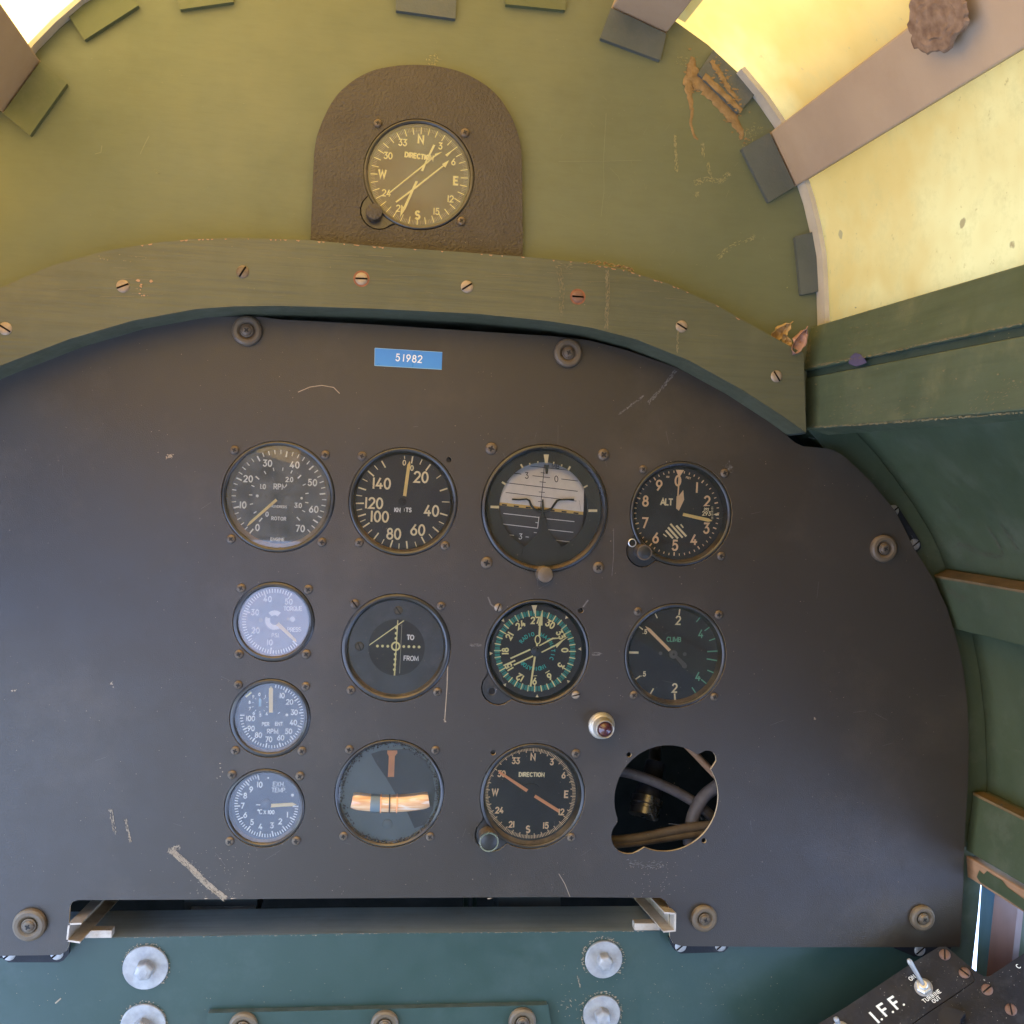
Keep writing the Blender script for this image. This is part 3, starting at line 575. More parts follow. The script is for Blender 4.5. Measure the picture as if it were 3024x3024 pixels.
# ------------------------------------------------------------------ lower board, ledge, bay behind the panel
YL = .020
mb = MB()
lb = [(-700, 2790), (380, 2768), (1000, 2757), (1960, 2749), (2850, 2735), (2830, 3500), (-700, 3500)]
mb.prism([W(*p, YL) for p in lb], V((0, .048, 0)), 0)
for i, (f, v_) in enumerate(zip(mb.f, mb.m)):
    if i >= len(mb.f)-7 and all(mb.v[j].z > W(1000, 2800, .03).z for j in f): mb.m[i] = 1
low = thing('lower_board', 'blue-green painted board across the bottom, with galvanised bolts and a dusty ledge', 'board', W(1200, 2900, YL))
mb.build('board', ['green_low', 'ledge_top'], low, bevel=.001)
def bolt(px, py, rw, hx, hy, rh):
    c_ = W(px, py, YL-.0002); m_ = rw/FPX*(D+YL)*1.02
    mb = MB(); mb.lathe(c_, [(m_, 0), (m_, -.0016), (m_*.97, -.0021), (m_*.2, -.0021)], 48)
    b_ = mb.build('bolt', 'galv', low, smooth=True)
    mb = MB(); rr = rh/FPX*D; k = c_+V((0, -.0022, 0)); t = k+V((0, -.0085, 0))
    prof = [(rr*1.12, 0), (rr*1.12, -.0055), (rr*.98, -.0072), (rr*.5, -.0078)]
    a0 = random.random(); e1 = V((cos(a0), 0, sin(a0))); e2 = V((-sin(a0), 0, cos(a0)))
    mb.lathe(k, prof, 6, e1, e2); mb.flat([k+V((0, -.0078, 0))+(e1*cos(2*pi*i/6)+e2*sin(2*pi*i/6))*rr*.5 for i in range(6)])
    mb.build('bolt_head', 'galv', b_, bevel=.0007)
    return b_
bolt(431, 2855, 62, 0, 0, 25); bolt(1782, 2831, 56, 0, 0, 23); bolt(424, 3027, 62, 0, 0, 25); bolt(1776, 2992, 56, 0, 0, 23)
mb = MB()
for cx, cy, r in ((431, 2855, 66), (1782, 2831, 60), (424, 3027, 66), (1776, 2992, 60)):
    for _ in range(90):
        a = random.uniform(2.4, 7.1); rr = r+random.uniform(-3, 5)
        x, y = cx+rr*cos(a), cy+rr*sin(a)*1.02; s_ = random.uniform(1, 3.2)
        mb.flat([W(x+s_*cos(t+a), y+s_*sin(t+a)*random.uniform(.4, 1), YL-.0003) for t in (0, 1.4, 2.9, 4.4)])
streak(mb, [(1700, 2860), (1712, 2915)], 10, YL-.0003, .25); streak(mb, [(1660, 2960), (1750, 3000)], 60, YL-.0003, .25, 3)
flecks(mb, 90, 1600, 2840, 2300, 3020, YL-.0003, 1.6); flecks(mb, 50, 20, 2840, 1500, 3000, YL-.0003, 1.5)
hair(mb, [(163, 2963), (180, 2948)], 4, YL-.0004)
for x in range(340, 1900, 7):
    if random.random() < .4:
        y = 2768-(x-380)*.0125 if x < 1000 else 2757-(x-1000)*.0083
        s_ = random.uniform(3, 9); mb.flat([W(x, y, YL-.0003), W(x+s_, y, YL-.0003), W(x+s_*.5, y+random.uniform(1, 3.4), YL-.0003)])
mb.build('paint_chips', 'scuff', low)['kind'] = 'stuff'
# inspection cover plate on the lower board
cp = thing('cover_plate', 'dark green cover plate with three rubber mounts at the bottom edge', 'cover plate', W(1120, 3020, YL))
mb = MB(); mb.prism([W(*p, YL-.006) for p in ((613, 2992), (1618, 2968), (1640, 3090), (1655, 3500), (560, 3500))], V((0, .0058, 0)), 0)
mb.build('plate', ['green_low'], cp, bevel=.0006)
def mount(c_, r, parent, name='shock_mount', scr='screw_metal', so_=None):
    mb = MB(); mb.lathe(c_, [(r*1.0, 0), (r*1.03, -.0018), (r*.98, -.0036), (r*.85, -.0046), (r*.66, -.0046), (r*.55, -.0036), (r*.5, -.003), (r*.2, -.003)], 48)
    mb.flat([c_+V((cos(2*pi*i/24)*r*.5, -.003, sin(2*pi*i/24)*r*.5)) for i in range(24)])
    o_ = mb.build(name, 'rubber', parent, smooth=True)
    mb = MB(); mb.lathe(c_, [(r*.46, -.003), (r*.46, -.0040), (r*.40, -.0044), (r*.3, -.0042)], 32); mb.build('washer', 'screw_metal', o_, smooth=True)
    cross_screw(c_+V((0, -.0042, 0)), r*.36, o_, random.uniform(20, 70), scr, .0016)
    return o_
for x, y in ((719, 3028), (1136, 3022), (1541, 3014)): mount(W(x, y, YL-.006), .0103, cp)

# near-black box added to shut daylight out behind the panel
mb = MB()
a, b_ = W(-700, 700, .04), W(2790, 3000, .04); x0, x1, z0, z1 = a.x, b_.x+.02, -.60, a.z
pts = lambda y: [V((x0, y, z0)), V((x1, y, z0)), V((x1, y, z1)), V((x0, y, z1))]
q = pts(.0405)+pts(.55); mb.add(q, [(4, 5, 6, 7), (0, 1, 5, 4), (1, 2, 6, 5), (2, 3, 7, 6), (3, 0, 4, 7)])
tag(mb.build('equipment_bay', 'dark_bay'), 'near-black closed box that keeps the space behind the panel dark, seen through the gap and the open hole', 'bay')
def bay_box(x0, x1, y0, y1, Y, dep, mat, label, cat='box', nm='equipment_box'):
    mb = MB(); p_ = [W(x0, y0, Y), W(x1, y0, Y), W(x1, y1, Y), W(x0, y1, Y)]
    mb.prism(p_, V((0, dep, 0))); return tag(mb.build(nm, mat, bevel=.001), label, cat)
bay_box(545, 760, 2600, 2720, .09, .08, 'box_grey', 'dark grey box with a bright metal strip behind the ledge, left')
mb = MB(); mb.box(W(660, 2684, .088), V((.025, 0, 0)), V((0, .001, 0)), V((0, 0, .0018)))
mb.build('metal_strip', 'steel', bpy.data.objects['equipment_box'])
bay_box(1472, 1655, 2600, 2720, .09, .08, 'box_grey', 'dark blue-grey box behind the ledge, right of centre')
mb = MB()
for x in (1372, 1398): mb.prism([W(x, 2600, .12), W(x+12, 2600, .12), W(x+8, 2760, .12), W(x-6, 2760, .12)], V((0, .006, 0)))
tag(mb.build('cable_guide', 'green_low'), 'pair of thin green uprights behind the ledge near the middle', 'guide')

# ------------------------------------------------------------------ instrument panel
crops = dict(RPM=(630, 1280, 5.084), KN=(1010, 1290, 5.084), ADI=(1400, 1290, 4.2), ALT=(1830, 1340, 5.084), TQ=(660, 1700, 6.44), PCT=(660, 1980, 6.44), EXH=(640, 2250, 6.44), VOR=(1000, 1730, 5.222),
             RMI=(1400, 1740, 5.084), CLB=(1820, 1760, 5.367), TRN=(980, 2170, 5.367), DIR=(1380, 2160, 5.084), HOL=(1780, 2160, 5.084), TOP=(1060, 320, 5.084))
exts = dict(RPM=(105, 1842, 118, 1782), KN=(95, 1745, 155, 1792), ADI=(85, 1668, 92, 1685), ALT=(150, 1695, 110, 1690), TQ=(165, 1745, 115, 1640), PCT=(110, 1662, 150, 1662), EXH=(140, 1680, 120, 1635),
            VOR=(42, 1735, 115, 1800), RMI=(155, 1740, 145, 1740), CLB=(125, 1750, 112, 1775), TRN=(45, 1785, 65, 1795), DIR=(190, 1770, 170, 1772), HOL=(175, 1740, 210, 1800), TOP=(75, 1730, 145, 1840))
lobes = dict(ALT=[(350, 1450, 255)], RMI=[(372, 1475, 268)], DIR=[(375, 1545, 265)], HOL=[(400, 1565, 275), (1565, 430, 145)], TOP=[(300, 1540, 285)])
holes_small = dict(KN=[(1608, 345, 42)], RMI=[(1603, 322, 40)], DIR=[(388, 318, 40)], HOL=[(395, 350, 38), (1520, 1640, 38)])
geo = {}
def plane_y(k): return YB-.007 if k == 'TOP' else 0.
for k, e in exts.items():
    d_ = Dial(*crops[k], plane_y(k)); c_, R = d_.ext(*e, plane_y(k))
    lb_ = [(d_.p(x, y), r*d_.mpp(x, y)) for x, y, r in lobes.get(k, [])]
    geo[k] = (d_, c_, R, lb_)
po = [(0, 710), (100, 665), (200, 630), (300, 606), (355, 599), (440, 597), (490, 598), (530, 603), (700, 612), (930, 627), (1040, 634), (1110, 642), (1180, 660), (1280, 695), (1380, 745), (1450, 793), (1500, 835), (1515, 842), (1560, 846), (1575, 850), (1595, 863), (1640, 905), (1690, 965),
      (1725, 1035), (1765, 1100), (1786, 1145), (1803, 1200), (1817, 1260), (1825, 1330), (1828, 1400), (1826, 1480), (1820, 1580), (1817, 1680), (1813, 1760), (1811, 1787), (1500, 1787), (1286, 1785), (1270, 1780), (1264, 1768), (1263, 1740), (1262, 1712), (1256, 1700), (1246, 1694)]
PP = [(x*OV, y*OV) for x, y in po] + [(1600, 2649), (1000, 2653), (500, 2657), (230, 2658), (213, 2664), (206, 2678), (204, 2720), (203, 2790), (197, 2808), (178, 2820), (-540, 2832), (-560, 2300), (-540, 1800), (-420, 1450), (-250, 1270), (-120, 1180)]
panel = thing('instrument_panel', 'big charcoal metal instrument panel with rounded top, scratched paint and one open hole', 'panel', W(1150, 2650, 0))
mb = MB()
hl = []
for k, (d_, c_, R, lb_) in geo.items():
    if k == 'TOP': continue
    hl.append(union_outline(c_, R, lb_))
    for x, y, r in holes_small.get(k, []):
        q = d_.p(x, y); rr = r*d_.mpp(x, y); hl.append([q+V((rr*cos(2*pi*i/16), 0, rr*sin(2*pi*i/16))) for i in range(16)])
mb.holed([W(*p, 0) for p in PP], hl, V((0, .0022, 0)), 0, 1)
paint('panel_edge', (.42, .32, .20), (.58, .46, .30), .5, 120, .2)
mb.build('plate', ['panel_black', 'panel_edge'], panel)
for x, y, r in ((467, 625, .0103), (1071, 667, .0103), (1665, 1035, .0103)): mount(Wo(x, y, -.0001), r, panel)
for x, y, r in ((90, 2728, .0110), (2077, 2709, .0098), (2720, 2708, .0096)): mount(W(x, y, -.0001), r, panel)
# scratches and paint damage on the panel
mb = MB(); Yp = -.00012
streak(mb, [(505, 2510), (560, 2560), (610, 2610), (665, 2654)], 17, Yp, 4.0, .5); streak(mb, [(495, 2515), (530, 2500)], 14, Yp, 1.2, 2)
streak(mb, [(325, 2390), (340, 2460)], 10, Yp, .7); streak(mb, [(370, 2420), (385, 2485)], 8, Yp, .8)
streak(mb, [(505, 1350), (495, 1345)], 10, Yp, 1.5, 3)
hair(mb, [(1322, 1968), (1320, 2030), (1313, 2130)], 2.6, Yp)
hair(mb, [(880, 1158), (915, 1143), (950, 1138), (985, 1144), (1003, 1162)], 2.2, Yp)
hair(mb, [(1650, 2580), (1668, 2610), (1683, 2648)], 1.6, Yp)
flecks(mb, 5, 1308, 2122, 1318, 2134, Yp, 3); flecks(mb, 6, 325, 2010, 335, 2030, Yp, 4); flecks(mb, 6, 35, 2035, 50, 2046, Yp, 5)
flecks(mb, 60, 20, 1150, 2700, 2600, Yp, 1.6); flecks(mb, 420, 10, 1000, 2780, 2640, Yp, 1.2); flecks(mb, 160, 420, 1250, 2200, 2640, Yp, 1.5)
flecks(mb, 10, 490, 1340, 515, 1358, Yp, 3.5); flecks(mb, 3, 2400, 2118, 2408, 2126, Yp, 4)
flecks(mb, 6, 640, 2250, 660, 2300, Yp, 4)
for x in range(230, 1950, 11):
    if random.random() < .03: mb.flat([W(x, 2652, Yp), W(x+random.uniform(4, 18), 2652, Yp), W(x+5, 2655, Yp), W(x, 2655, Yp)])
flecks(mb, 90, 560, 2500, 760, 2650, Yp, 1.6); flecks(mb, 60, 1850, 2540, 2000, 2650, Yp, 1.6)
mb.build('paint_scratches', 'scuff', panel)['kind'] = 'stuff'
mb = MB()
streak(mb, [(1995, 1095), (1960, 1140), (1915, 1190)], 9, Yp, .9); streak(mb, [(1900, 1170), (1830, 1222)], 6, Yp, .7)
streak(mb, [(2130, 1390), (2160, 1375)], 34, Yp, 1.2, 2.5); streak(mb, [(1850, 2548), (1960, 2556)], 20, Yp, .5, 1.)
hair(mb, [(1441, 1763), (1450, 1785), (1458, 1792)], 4, Yp); hair(mb, [(1737, 1772), (1722, 1792)], 4, Yp)
streak(mb, [(1388, 1905), (1420, 1905)], 8, Yp, 1.2, .2); streak(mb, [(1748, 1930), (1775, 1932)], 10, Yp, 1.2, .2)
hair(mb, [(1812, 1560), (1812, 1640), (1807, 1700)], 1.3, Yp)
for _ in range(60):
    x, y = random.uniform(30, 2800), random.uniform(1250, 2600); a = random.uniform(-.6, .6)+random.choice([0, 1.5]); ln = random.uniform(8, 60)
    hair(mb, [(x, y), (x+ln*cos(a), y+ln*sin(a))], .6, Yp)
mb.build('faint_scratches', 'scuff_grey', panel)['kind'] = 'stuff'

# brackets behind the panel edge with bright screw heads
def bracket(pts, scr, label):
    t = thing('mounting_bracket', label, 'bracket', W(*pts[0], .012), 'panel mounting brackets')
    mb = MB(); mb.prism([W(*p, .010) for p in pts], V((0, .004, 0))); mb.build('plate', 'console_black', t, bevel=.0006)
    for x, y in scr: cross_screw(W(x, y, .0098), .0045, t, 40, 'galv', .0012, slot=True)
bracket([(-60, 2780), (206, 2780), (203, 2818), (188, 2836), (174, 2842), (25, 2842), (8, 2830), (-60, 2826)], [(27, 2818), (168, 2816)], 'black bracket with two bright screw heads under the lower left foot of the panel')
bracket([(1975, 2770), (2160, 2770), (2150, 2800), (2138, 2812), (2010, 2816), (1990, 2804)], [(2010, 2794), (2128, 2792)], 'black bracket with two screw heads under the panel, right of the channel')
bracket([(2610, 1500), (2640, 1492), (2652, 1496), (2718, 1600), (2720, 1618), (2700, 1640), (2650, 1600)], [(2638, 1508), (2700, 1608)], 'black slanted bracket with two grey screws beyond the right edge of the panel')
bracket([(2650, 2770), (2830, 2770), (2790, 2825), (2700, 2825), (2640, 2800)], [(2716, 2806)], 'dark bracket with one screw under the lower right corner of the panel')

# U channels at the ends of the slot under the panel
def channel(pts, Y, label, th=.0012):
    t = thing('metal_channel', label, 'channel', W(*pts[0], Y), 'metal channels under the panel')
    P_ = [W(*p, Y) for p in pts]; mb = MB()
    ctr_ = sum(P_, V())/4
    for i in range(3):
        a, b_ = P_[i], P_[i+1]; q = (b_-a).normalized(); nn_ = V((-q.z, 0, q.x))
        if nn_.dot(ctr_-a) < 0: nn_ = -nn_
        if i != 1: a2, b2 = a, b_
        else: a2, b2 = a, b_
        mb.prism([a2, b2, b2+nn_*th, a2+nn_*th], BX*.17)
    mb.build('channel', 'channel_metal', t, bevel=.0003)
    return t
ch = channel([(240, 2725), (201, 2727), (195, 2780), (236, 2786)], -.012, 'open steel channel end sticking out at the left end of the slot')
mb = MB(); mb.box(W(292, 2752, YL-.001), V((.010, 0, 0)), V((0, .004, 0)), V((0, 0, .0028))); mb.build('foot', 'channel_metal', ch, bevel=.0004)
ch = channel([(1962, 2693), (1997, 2696), (1996, 2751), (1959, 2754)], -.012, 'open steel channel end sticking out at the right end of the slot')
mb = MB(); mb.box(W(1908, 2731, YL-.001), V((.010, 0, 0)), V((0, .004, 0)), V((0, 0, .0028))); mb.build('foot', 'channel_metal', ch, bevel=.0004)

# blue embossed tape
tp = thing('embossed_tape', 'blue embossed label tape reading 51982 near the top of the panel', 'label', W(1205, 1058, 0))
T = Dial(1050, 980, 6.44, -.0004)
mb = MB(); mb.prism([T.p(x, y) for x, y in ((370, 308), (1650, 388), (1638, 720), (362, 645))], V((0, .0003, 0))); mb.build('tape', 'tape_blue', tp)
mb = MB()
for ch_, x, y in (('5', 803, 487), ('1', 915, 496), ('9', 1006, 502), ('8', 1118, 512), ('2', 1225, 517)): T.text(mb, ch_, x, y, 128, 19, 2, Y=-.00055)
mb.build('lettering', 'ink_white', tp)
mb = MB()
for a, b_ in (((370, 308), (1650, 388)), ((1638, 716), (362, 641)), ((368, 308), (362, 641))): T.seg(mb, *a, *b_, 9, Y=-.0005)
mb.build('worn_rim', 'ink_sky', tp)

# ------------------------------------------------------------------ instruments
def gauge(key, name, label, lip=.93, face_r=.85, depth=.008, glass='glass_clear', face='dial_black', proud=.0004, screws=(), gy=.0012, cat='gauge', ring_w=None):
    d_, c_, R, lb_ = geo[key]; Y0 = plane_y(key)
    t = thing(name, label, cat, c_+V((0, 0, -R)), 'round instruments')
    mb = MB(); Rb = R-.0007
    mb.lathe(c_, [(Rb, .006), (Rb, .0004-proud), (Rb-.0006, -proud), (R*(lip+.03), -proud), (R*lip, .0003), (R*lip*.995, gy+.0008)], 96)
    mb.build('bezel', 'bezel_black', t, smooth=True)
    mb = MB(); mb.lathe(c_, [(R*lip*.993, gy+.0002), (R*face_r, depth+.0001)], 96); mb.build('inner_ring', 'recess_wall', t, smooth=True)
    mb = MB(); mb.lathe(c_, [(R+.006, .0036), (Rb, .0036)], 64)
    if lb_:
        ol = union_outline(c_, R, lb_, grow=-.0009)
        k_ = len(ol); ci = [c_+(p-c_).normalized()*R*.995 for p in ol]; q = [p+V((0, .0006, 0)) for p in ci+ol]+[p+V((0, .005, 0)) for p in ol]
        mb.add(q, [(i, (i+1) % k_, k_+(i+1) % k_, k_+i) for i in range(k_) if (ol[i]-c_).length > R*1.004 or (ol[(i+1) % k_]-c_).length > R*1.004]+[(k_+i, k_+(i+1) % k_, 2*k_+(i+1) % k_, 2*k_+i) for i in range(k_) if (ol[i]-c_).length > R*1.004])
    mb.lathe(c_, [(Rb, .006), (Rb*.97, .06), (.001, .06)], 48)
    mb.build('case', 'bezel_black', t, smooth=False)
    mb = MB(); mb.flat([c_+V((R*.87*cos(2*pi*i/64), depth, R*.87*sin(2*pi*i/64))) for i in range(64)])
    if face: mb.build('dial_face', face, t)
    if glass:
        mb = MB(); mb.flat([c_+V((R*lip*.992*cos(2*pi*i/64), gy, R*lip*.992*sin(2*pi*i/64))) for i in range(64)]); mb.build('glass', glass, t)
    for s_ in screws:
        x, y, r = s_[:3]; cross_screw(d_.p(x, y, Y0-.0001), r*d_.mpp(x, y, Y0), t, s_[3] if len(s_) > 3 else random.uniform(0, 90), s_[4] if len(s_) > 4 else 'screw_metal', .0018, slot=len(s_) > 4)
    dd = Dial(*crops[key], Y0+depth-.0002)
    return t, dd, c_, R
def needle(dd, t, pts, Y, mat, th=.0004, name='needle'):
    mb = MB(); dd.solid(mb, pts, Y, th); return mb.build(name, mat, t)
def knob(dd, t, x, y, r, Y0, h, rim=None, cap='bezel_black'):
    c_ = dd.p(x, y, Y0-h); rr = r*dd.mpp(x, y, Y0-h); c_.y = Y0
    mb = MB(); mb.lathe(c_, [(rr*1.0, .001), (rr*1.0, -h+.0012), (rr*.96, -h+.0002), (rr*.90, -h), (rr*.001, -h)], 48)
    k = mb.build('knob', cap, t, smooth=True)
    if rim:
        mb = MB(); mb.lathe(c_, [(rr*1.002, -h+.0016), (rr*1.005, -h+.0004), (rr*.97, -h-.0003), (rr*.82, -h-.0003)], 48); mb.build('knob_rim', rim, k, smooth=True)
    return k

# --- engine/rotor tachometer
t, dd, c_, R = gauge('RPM', 'tachometer', 'large grey-hazed dial marked RPM, ROTOR and ENGINE at the top left of the cluster', .92, .845, .008, 'glass_grey', 'dial_black', screws=((320, 250, 68), (1680, 325, 68), (268, 1585, 68), (1632, 1635, 68)))
mb = MB(); cx, cy = 985, 958
ticks_big = [(-133+8*0, 0)]
for i in range(0, 37):
    # ten divisions per 5 marks between 0 (at 218 deg) and 72
    a = 217 + i*(-1)*0
for i, a in enumerate([219+7.55*k for k in range(0, 38)]):
    if i % 5 == 0: dd.tick(mb, cx, cy, a, 612, 700, 22)
    elif i < 38: dd.tick(mb, cx, cy, a, 648, 712, 15)
for i, a in enumerate([219+18.6*k for k in range(0, 16)]):
    if a in (0,): continue
    dd.tick(mb, cx, cy, a, 400, 470 if i % 5 == 0 else 450, 20 if i % 5 == 0 else 15)
for s_, x, y in (('0', 663, 1412), ('10', 445, 1073), ('20', 523, 680), ('30', 813, 447), ('40', 1222, 472), ('50', 1488, 737), ('60', 1508, 1138), ('70', 1305, 1428)): dd.text(mb, s_, x, y, 92, 17)
for s_, x, y in (('0', 806, 1212), ('1.0', 745, 797), ('2.0', 1142, 692), ('3.0', 1272, 1080)): dd.text(mb, s_, x, y, 66, 13, gap=.18)
dd.text(mb, 'RPM', 1005, 800, 76, 15); dd.text(mb, 'HUNDREDS', 985, 1098, 34, 7, gap=.3); dd.text(mb, 'ROTOR', 982, 1278, 48, 11, gap=.3); dd.text(mb, 'ENGINE', 962, 1588, 44, 10, gap=.3)
dd.disc(mb, 660, 938, 22); dd.disc(mb, 1325, 972, 20)
mb.build('markings', 'ink_white', t)
mb = MB(); dd.disc(mb, 790, 946, 26); dd.disc(mb, 1193, 966, 30); mb.build('dial_screws', 'screw_dark', t)
needle(dd, t, [(905, 940), (1130, 770), (1165, 745), (1222, 765), (1215, 800), (1030, 965), (1020, 1000), (965, 1010), (945, 985), (940, 950)], .0048, 'needle_black', name='needle_tail')
needle(dd, t, [(935, 978), (962, 1012), (560, 1360), (503, 1395), (540, 1328)], .0045, 'needle_yellow')

# --- airspeed
t, dd, c_, R = gauge('KN', 'airspeed_indicator', 'dial marked KNOTS with big cream numerals, second in the top row', .92, .885, .0055, 'glass_dusty', 'dial_black', screws=((300, 290, 68), (258, 1588, 68), (1545, 1635, 68)))
mb = MB(); cx, cy = 915, 985
for x0, y0_, x1, y1 in ((1062, 292, 1043, 400), (1328, 412, 1258, 508), (1582, 775, 1468, 812), (1585, 1182, 1470, 1148), (1452, 1430, 1362, 1352), (1245, 1600, 1192, 1500), (980, 1680, 968, 1565), (722, 1662, 760, 1550), (475, 1540, 550, 1442), (312, 1358, 415, 1290), (240, 1196, 358, 1160), (208, 998, 330, 998), (245, 760, 362, 798), (390, 512, 480, 592), (595, 360, 652, 462)):
    dd.seg(mb, x0, y0_, x1, y1, 22)
for x0, y0_, x1, y1 in ((938, 285, 940, 330), (1202, 340, 1168, 415), (1485, 575, 1418, 625), (1615, 980, 1500, 975), (1530, 1308, 1455, 1272), (1355, 1525, 1305, 1460), (1118, 1652, 1095, 1575), (852, 1682, 858, 1600), (595, 1608, 632, 1538), (388, 1450, 450, 1395), (270, 1278, 352, 1242), (220, 1102, 302, 1085), (215, 876, 302, 888), (308, 632, 382, 670), (485, 430, 538, 492)):
    dd.seg(mb, x0, y0_, x1, y1, 13)
for s_, x, y in (('20', 1188, 605), ('40', 1345, 1110), ('60', 1138, 1398), ('80', 778, 1457), ('100', 565, 1197), ('120', 480, 995), ('140', 595, 700)): dd.text(mb, s_, x, y, 152, 25, gap=.2)
dd.text(mb, '0', 935, 388, 72, 13); dd.text(mb, '0', 1050, 468, 72, 15)
mb.build('numerals', 'ink_cream', t)
mb = MB(); dd.text(mb, 'KN', 832, 1097, 56, 15, gap=.25); dd.text(mb, 'TS', 1000, 1097, 56, 15, gap=.25); dd.seg(mb, 935, 1075, 935, 1122, 8); mb.build('lettering', 'ink_white', t)
needle(dd, t, [(915, 885), (965, 893), (1028, 420), (1018, 362), (980, 420)], .003, 'needle_yellow')
mb = MB(); mb.lathe(dd.p(905, 975, .0035), [(.003, .0015), (.003, 0), (.0005, -.0002)], 24); mb.build('hub', 'needle_black', t, smooth=True)

# --- attitude indicator
t, dd, c_, R = gauge('ADI', 'attitude_indicator', 'largest dial, an artificial horizon with white sky half and a pull knob', .915, .90, .009, 'glass_dusty', None, proud=.0022, screws=((212, 147, 74), (1605, 223, 74), (155, 1563, 74), (1540, 1622, 70)))
YM = .0045
ball_c = dd.p(850, 870, .0); BR = .055
def ballY(x, z): 
    q = BR**2-(z-ball_c.z)**2; return .0065+BR-math.sqrt(max(q, 1e-6))
def onball(x, y, off=0.):
    p = dd.p(x, y, .008)
    for _ in range(3): p = dd.p(x, y, ballY(p.x, p.z)-off)
    return p
mb = MB(); N_ = 26
def ball_patch(mb, xa, xb, ya, yb, mi):
    g_ = [[onball(xa(v_/N_)+(xb(v_/N_)-xa(v_/N_))*u/N_, ya(u/N_)+(yb(u/N_)-ya(u/N_))*v_/N_) for u in range(N_+1)] for v_ in range(N_+1)]
    vs = [p for r_ in g_ for p in r_]; mb.add(vs, [(v_*(N_+1)+u, v_*(N_+1)+u+1, (v_+1)*(N_+1)+u+1, (v_+1)*(N_+1)+u) for u in range(N_) for v_ in range(N_)], mi)
hz = lambda u: 805+125*u
ball_patch(mb, lambda v_: 270, lambda v_: 1378-22*v_, lambda u: 200, hz, 0)
ball_patch(mb, lambda v_: 270, lambda v_: 1354-50*v_, lambda u: hz(u)+38, lambda u: 1500, 1)
ball_patch(mb, lambda v_: 270, lambda v_: 1354-3*v_, hz, lambda u: hz(u)+38, 2)
mb.build('horizon_ball', ['horizon_white', 'horizon_grey', 'horizon_line'], t, smooth=True)
def bl(mb, x0, y0_, x1, y1, w_, mi=0):
    k = 8; ribbon(mb, [(x0+(x1-x0)*i/k, y0_+(y1-y0_)*i/k) for i in range(k+1)], w_, lambda u, v_: onball(u, v_, .00025), mi, caps=False)
mb = MB()
for a in ((690, 362, 1180, 415, 7), (500, 452, 585, 462, 9), (725, 482, 942, 507, 7), (1082, 523, 1288, 548, 8), (400, 570, 1285, 676, 8), (392, 690, 1270, 797, 7), (872, 345, 822, 905, 7), (828, 443, 880, 450, 7), (812, 557, 890, 566, 7), (803, 683, 878, 690, 7), (795, 802, 850, 806, 7)): bl(mb, *a)
for i in range(7):
    x = 345+ i*148; y = 838+ (x-320)*.115
    bl(mb, x, y, x+62, y+7, 17)
for s_, x, y in (('3', 652, 480), ('0', 1020, 522)): 
    cq = onball(x, y, .0003); k = 74*dd.mpp(x, y, .008); glyphs(mb, s_, lambda u, v_: V((cq.x+k*u, ballY(0, cq.z+k*v_)-.0004, cq.z+k*v_)), .12)
cq = onball(1010, 362, .0003); k = 52*dd.mpp(1010, 362, .008); glyphs(mb, 'MB', lambda u, v_: V((cq.x+k*u, ballY(0, cq.z+k*(v_-u*.12))-.0004, cq.z+k*(v_-u*.12))), .13)
mb.build('sky_lines', 'ink_black', t)
mb = MB()
for a in ((362, 950, 808, 1000, 9), (890, 1015, 1245, 1052, 9), (342, 1080, 790, 1133, 9), (920, 1150, 1230, 1184, 9), (405, 1212, 495, 1222, 8), (640, 1240, 680, 1244, 8), (1012, 1282, 1200, 1304, 9), (805, 990, 788, 1135, 9), (762, 1062, 800, 1068, 8), (742, 1186, 778, 1190, 8), (535, 1345, 600, 1352, 6)): bl(mb, *a)
cq = onball(575, 1236, .0003); k = 66*dd.mpp(575, 1236, .008); glyphs(mb, '3', lambda u, v_: V((cq.x+k*u, ballY(0, cq.z+k*v_)-.0004, cq.z+k*v_)), .14)
mb.build('ground_lines', 'ink_white', t)
mb = MB()
op = [(862+548*cos(2*pi*i/72), 865+548*sin(2*pi*i/72)) for i in range(72)]
cc = dd.p(870, 870, YM); ro_ = [cc+V((R*.935*cos(2*pi*i/72), 0, R*.935*sin(2*pi*i/72))) for i in range(72)]
mb.holed(ro_, [[dd.p(x, y, YM) for x, y in op]], V((0, .001, 0)), 0, 0)
mb.prism([dd.p(x, y, YM-.0005) for x, y in ((818, 1010), (900, 1010), (905, 1150), (960, 1220), (1110, 1390), (1130, 1470), (590, 1470), (610, 1390), (770, 1220), (812, 1150))], V((0, .0008, 0)))
mb.build('mask_plate', 'mask_green', t)
mb = MB()
for x0, y0_, x1, y1, w_ in ((790, 303, 793, 332, 16), (688, 325, 696, 355, 17), (990, 310, 985, 340, 17), (1090, 342, 1082, 370, 17), (580, 340, 605, 388, 22), (1192, 366, 1166, 415, 24), (345, 560, 392, 590, 24), (1408, 603, 1358, 630, 20), (203, 868, 310, 872, 32), (1418, 915, 1528, 916, 32)):
    dd.seg(mb, x0, y0_, x1, y1, w_, Y=YM-.0003)
dd.poly(mb, [(863, 218), (928, 218), (912, 328), (880, 328)], Y=YM-.0003)
mb.build('bank_marks', 'ink_cream', t)
mb = MB()
wp = [(470, 775), (560, 780), (650, 772), (685, 790), (705, 845), (745, 895), (800, 918), (850, 925), (905, 918), (960, 890), (1000, 830), (1030, 790), (1060, 783), (1150, 778), (1240, 778)]
mb.tube([dd.p(x, y, YM-.001) for x, y in wp], [.0006]*3+[.0008]*3+[.0012]*3+[.0008]*3+[.0006]*3, 8)
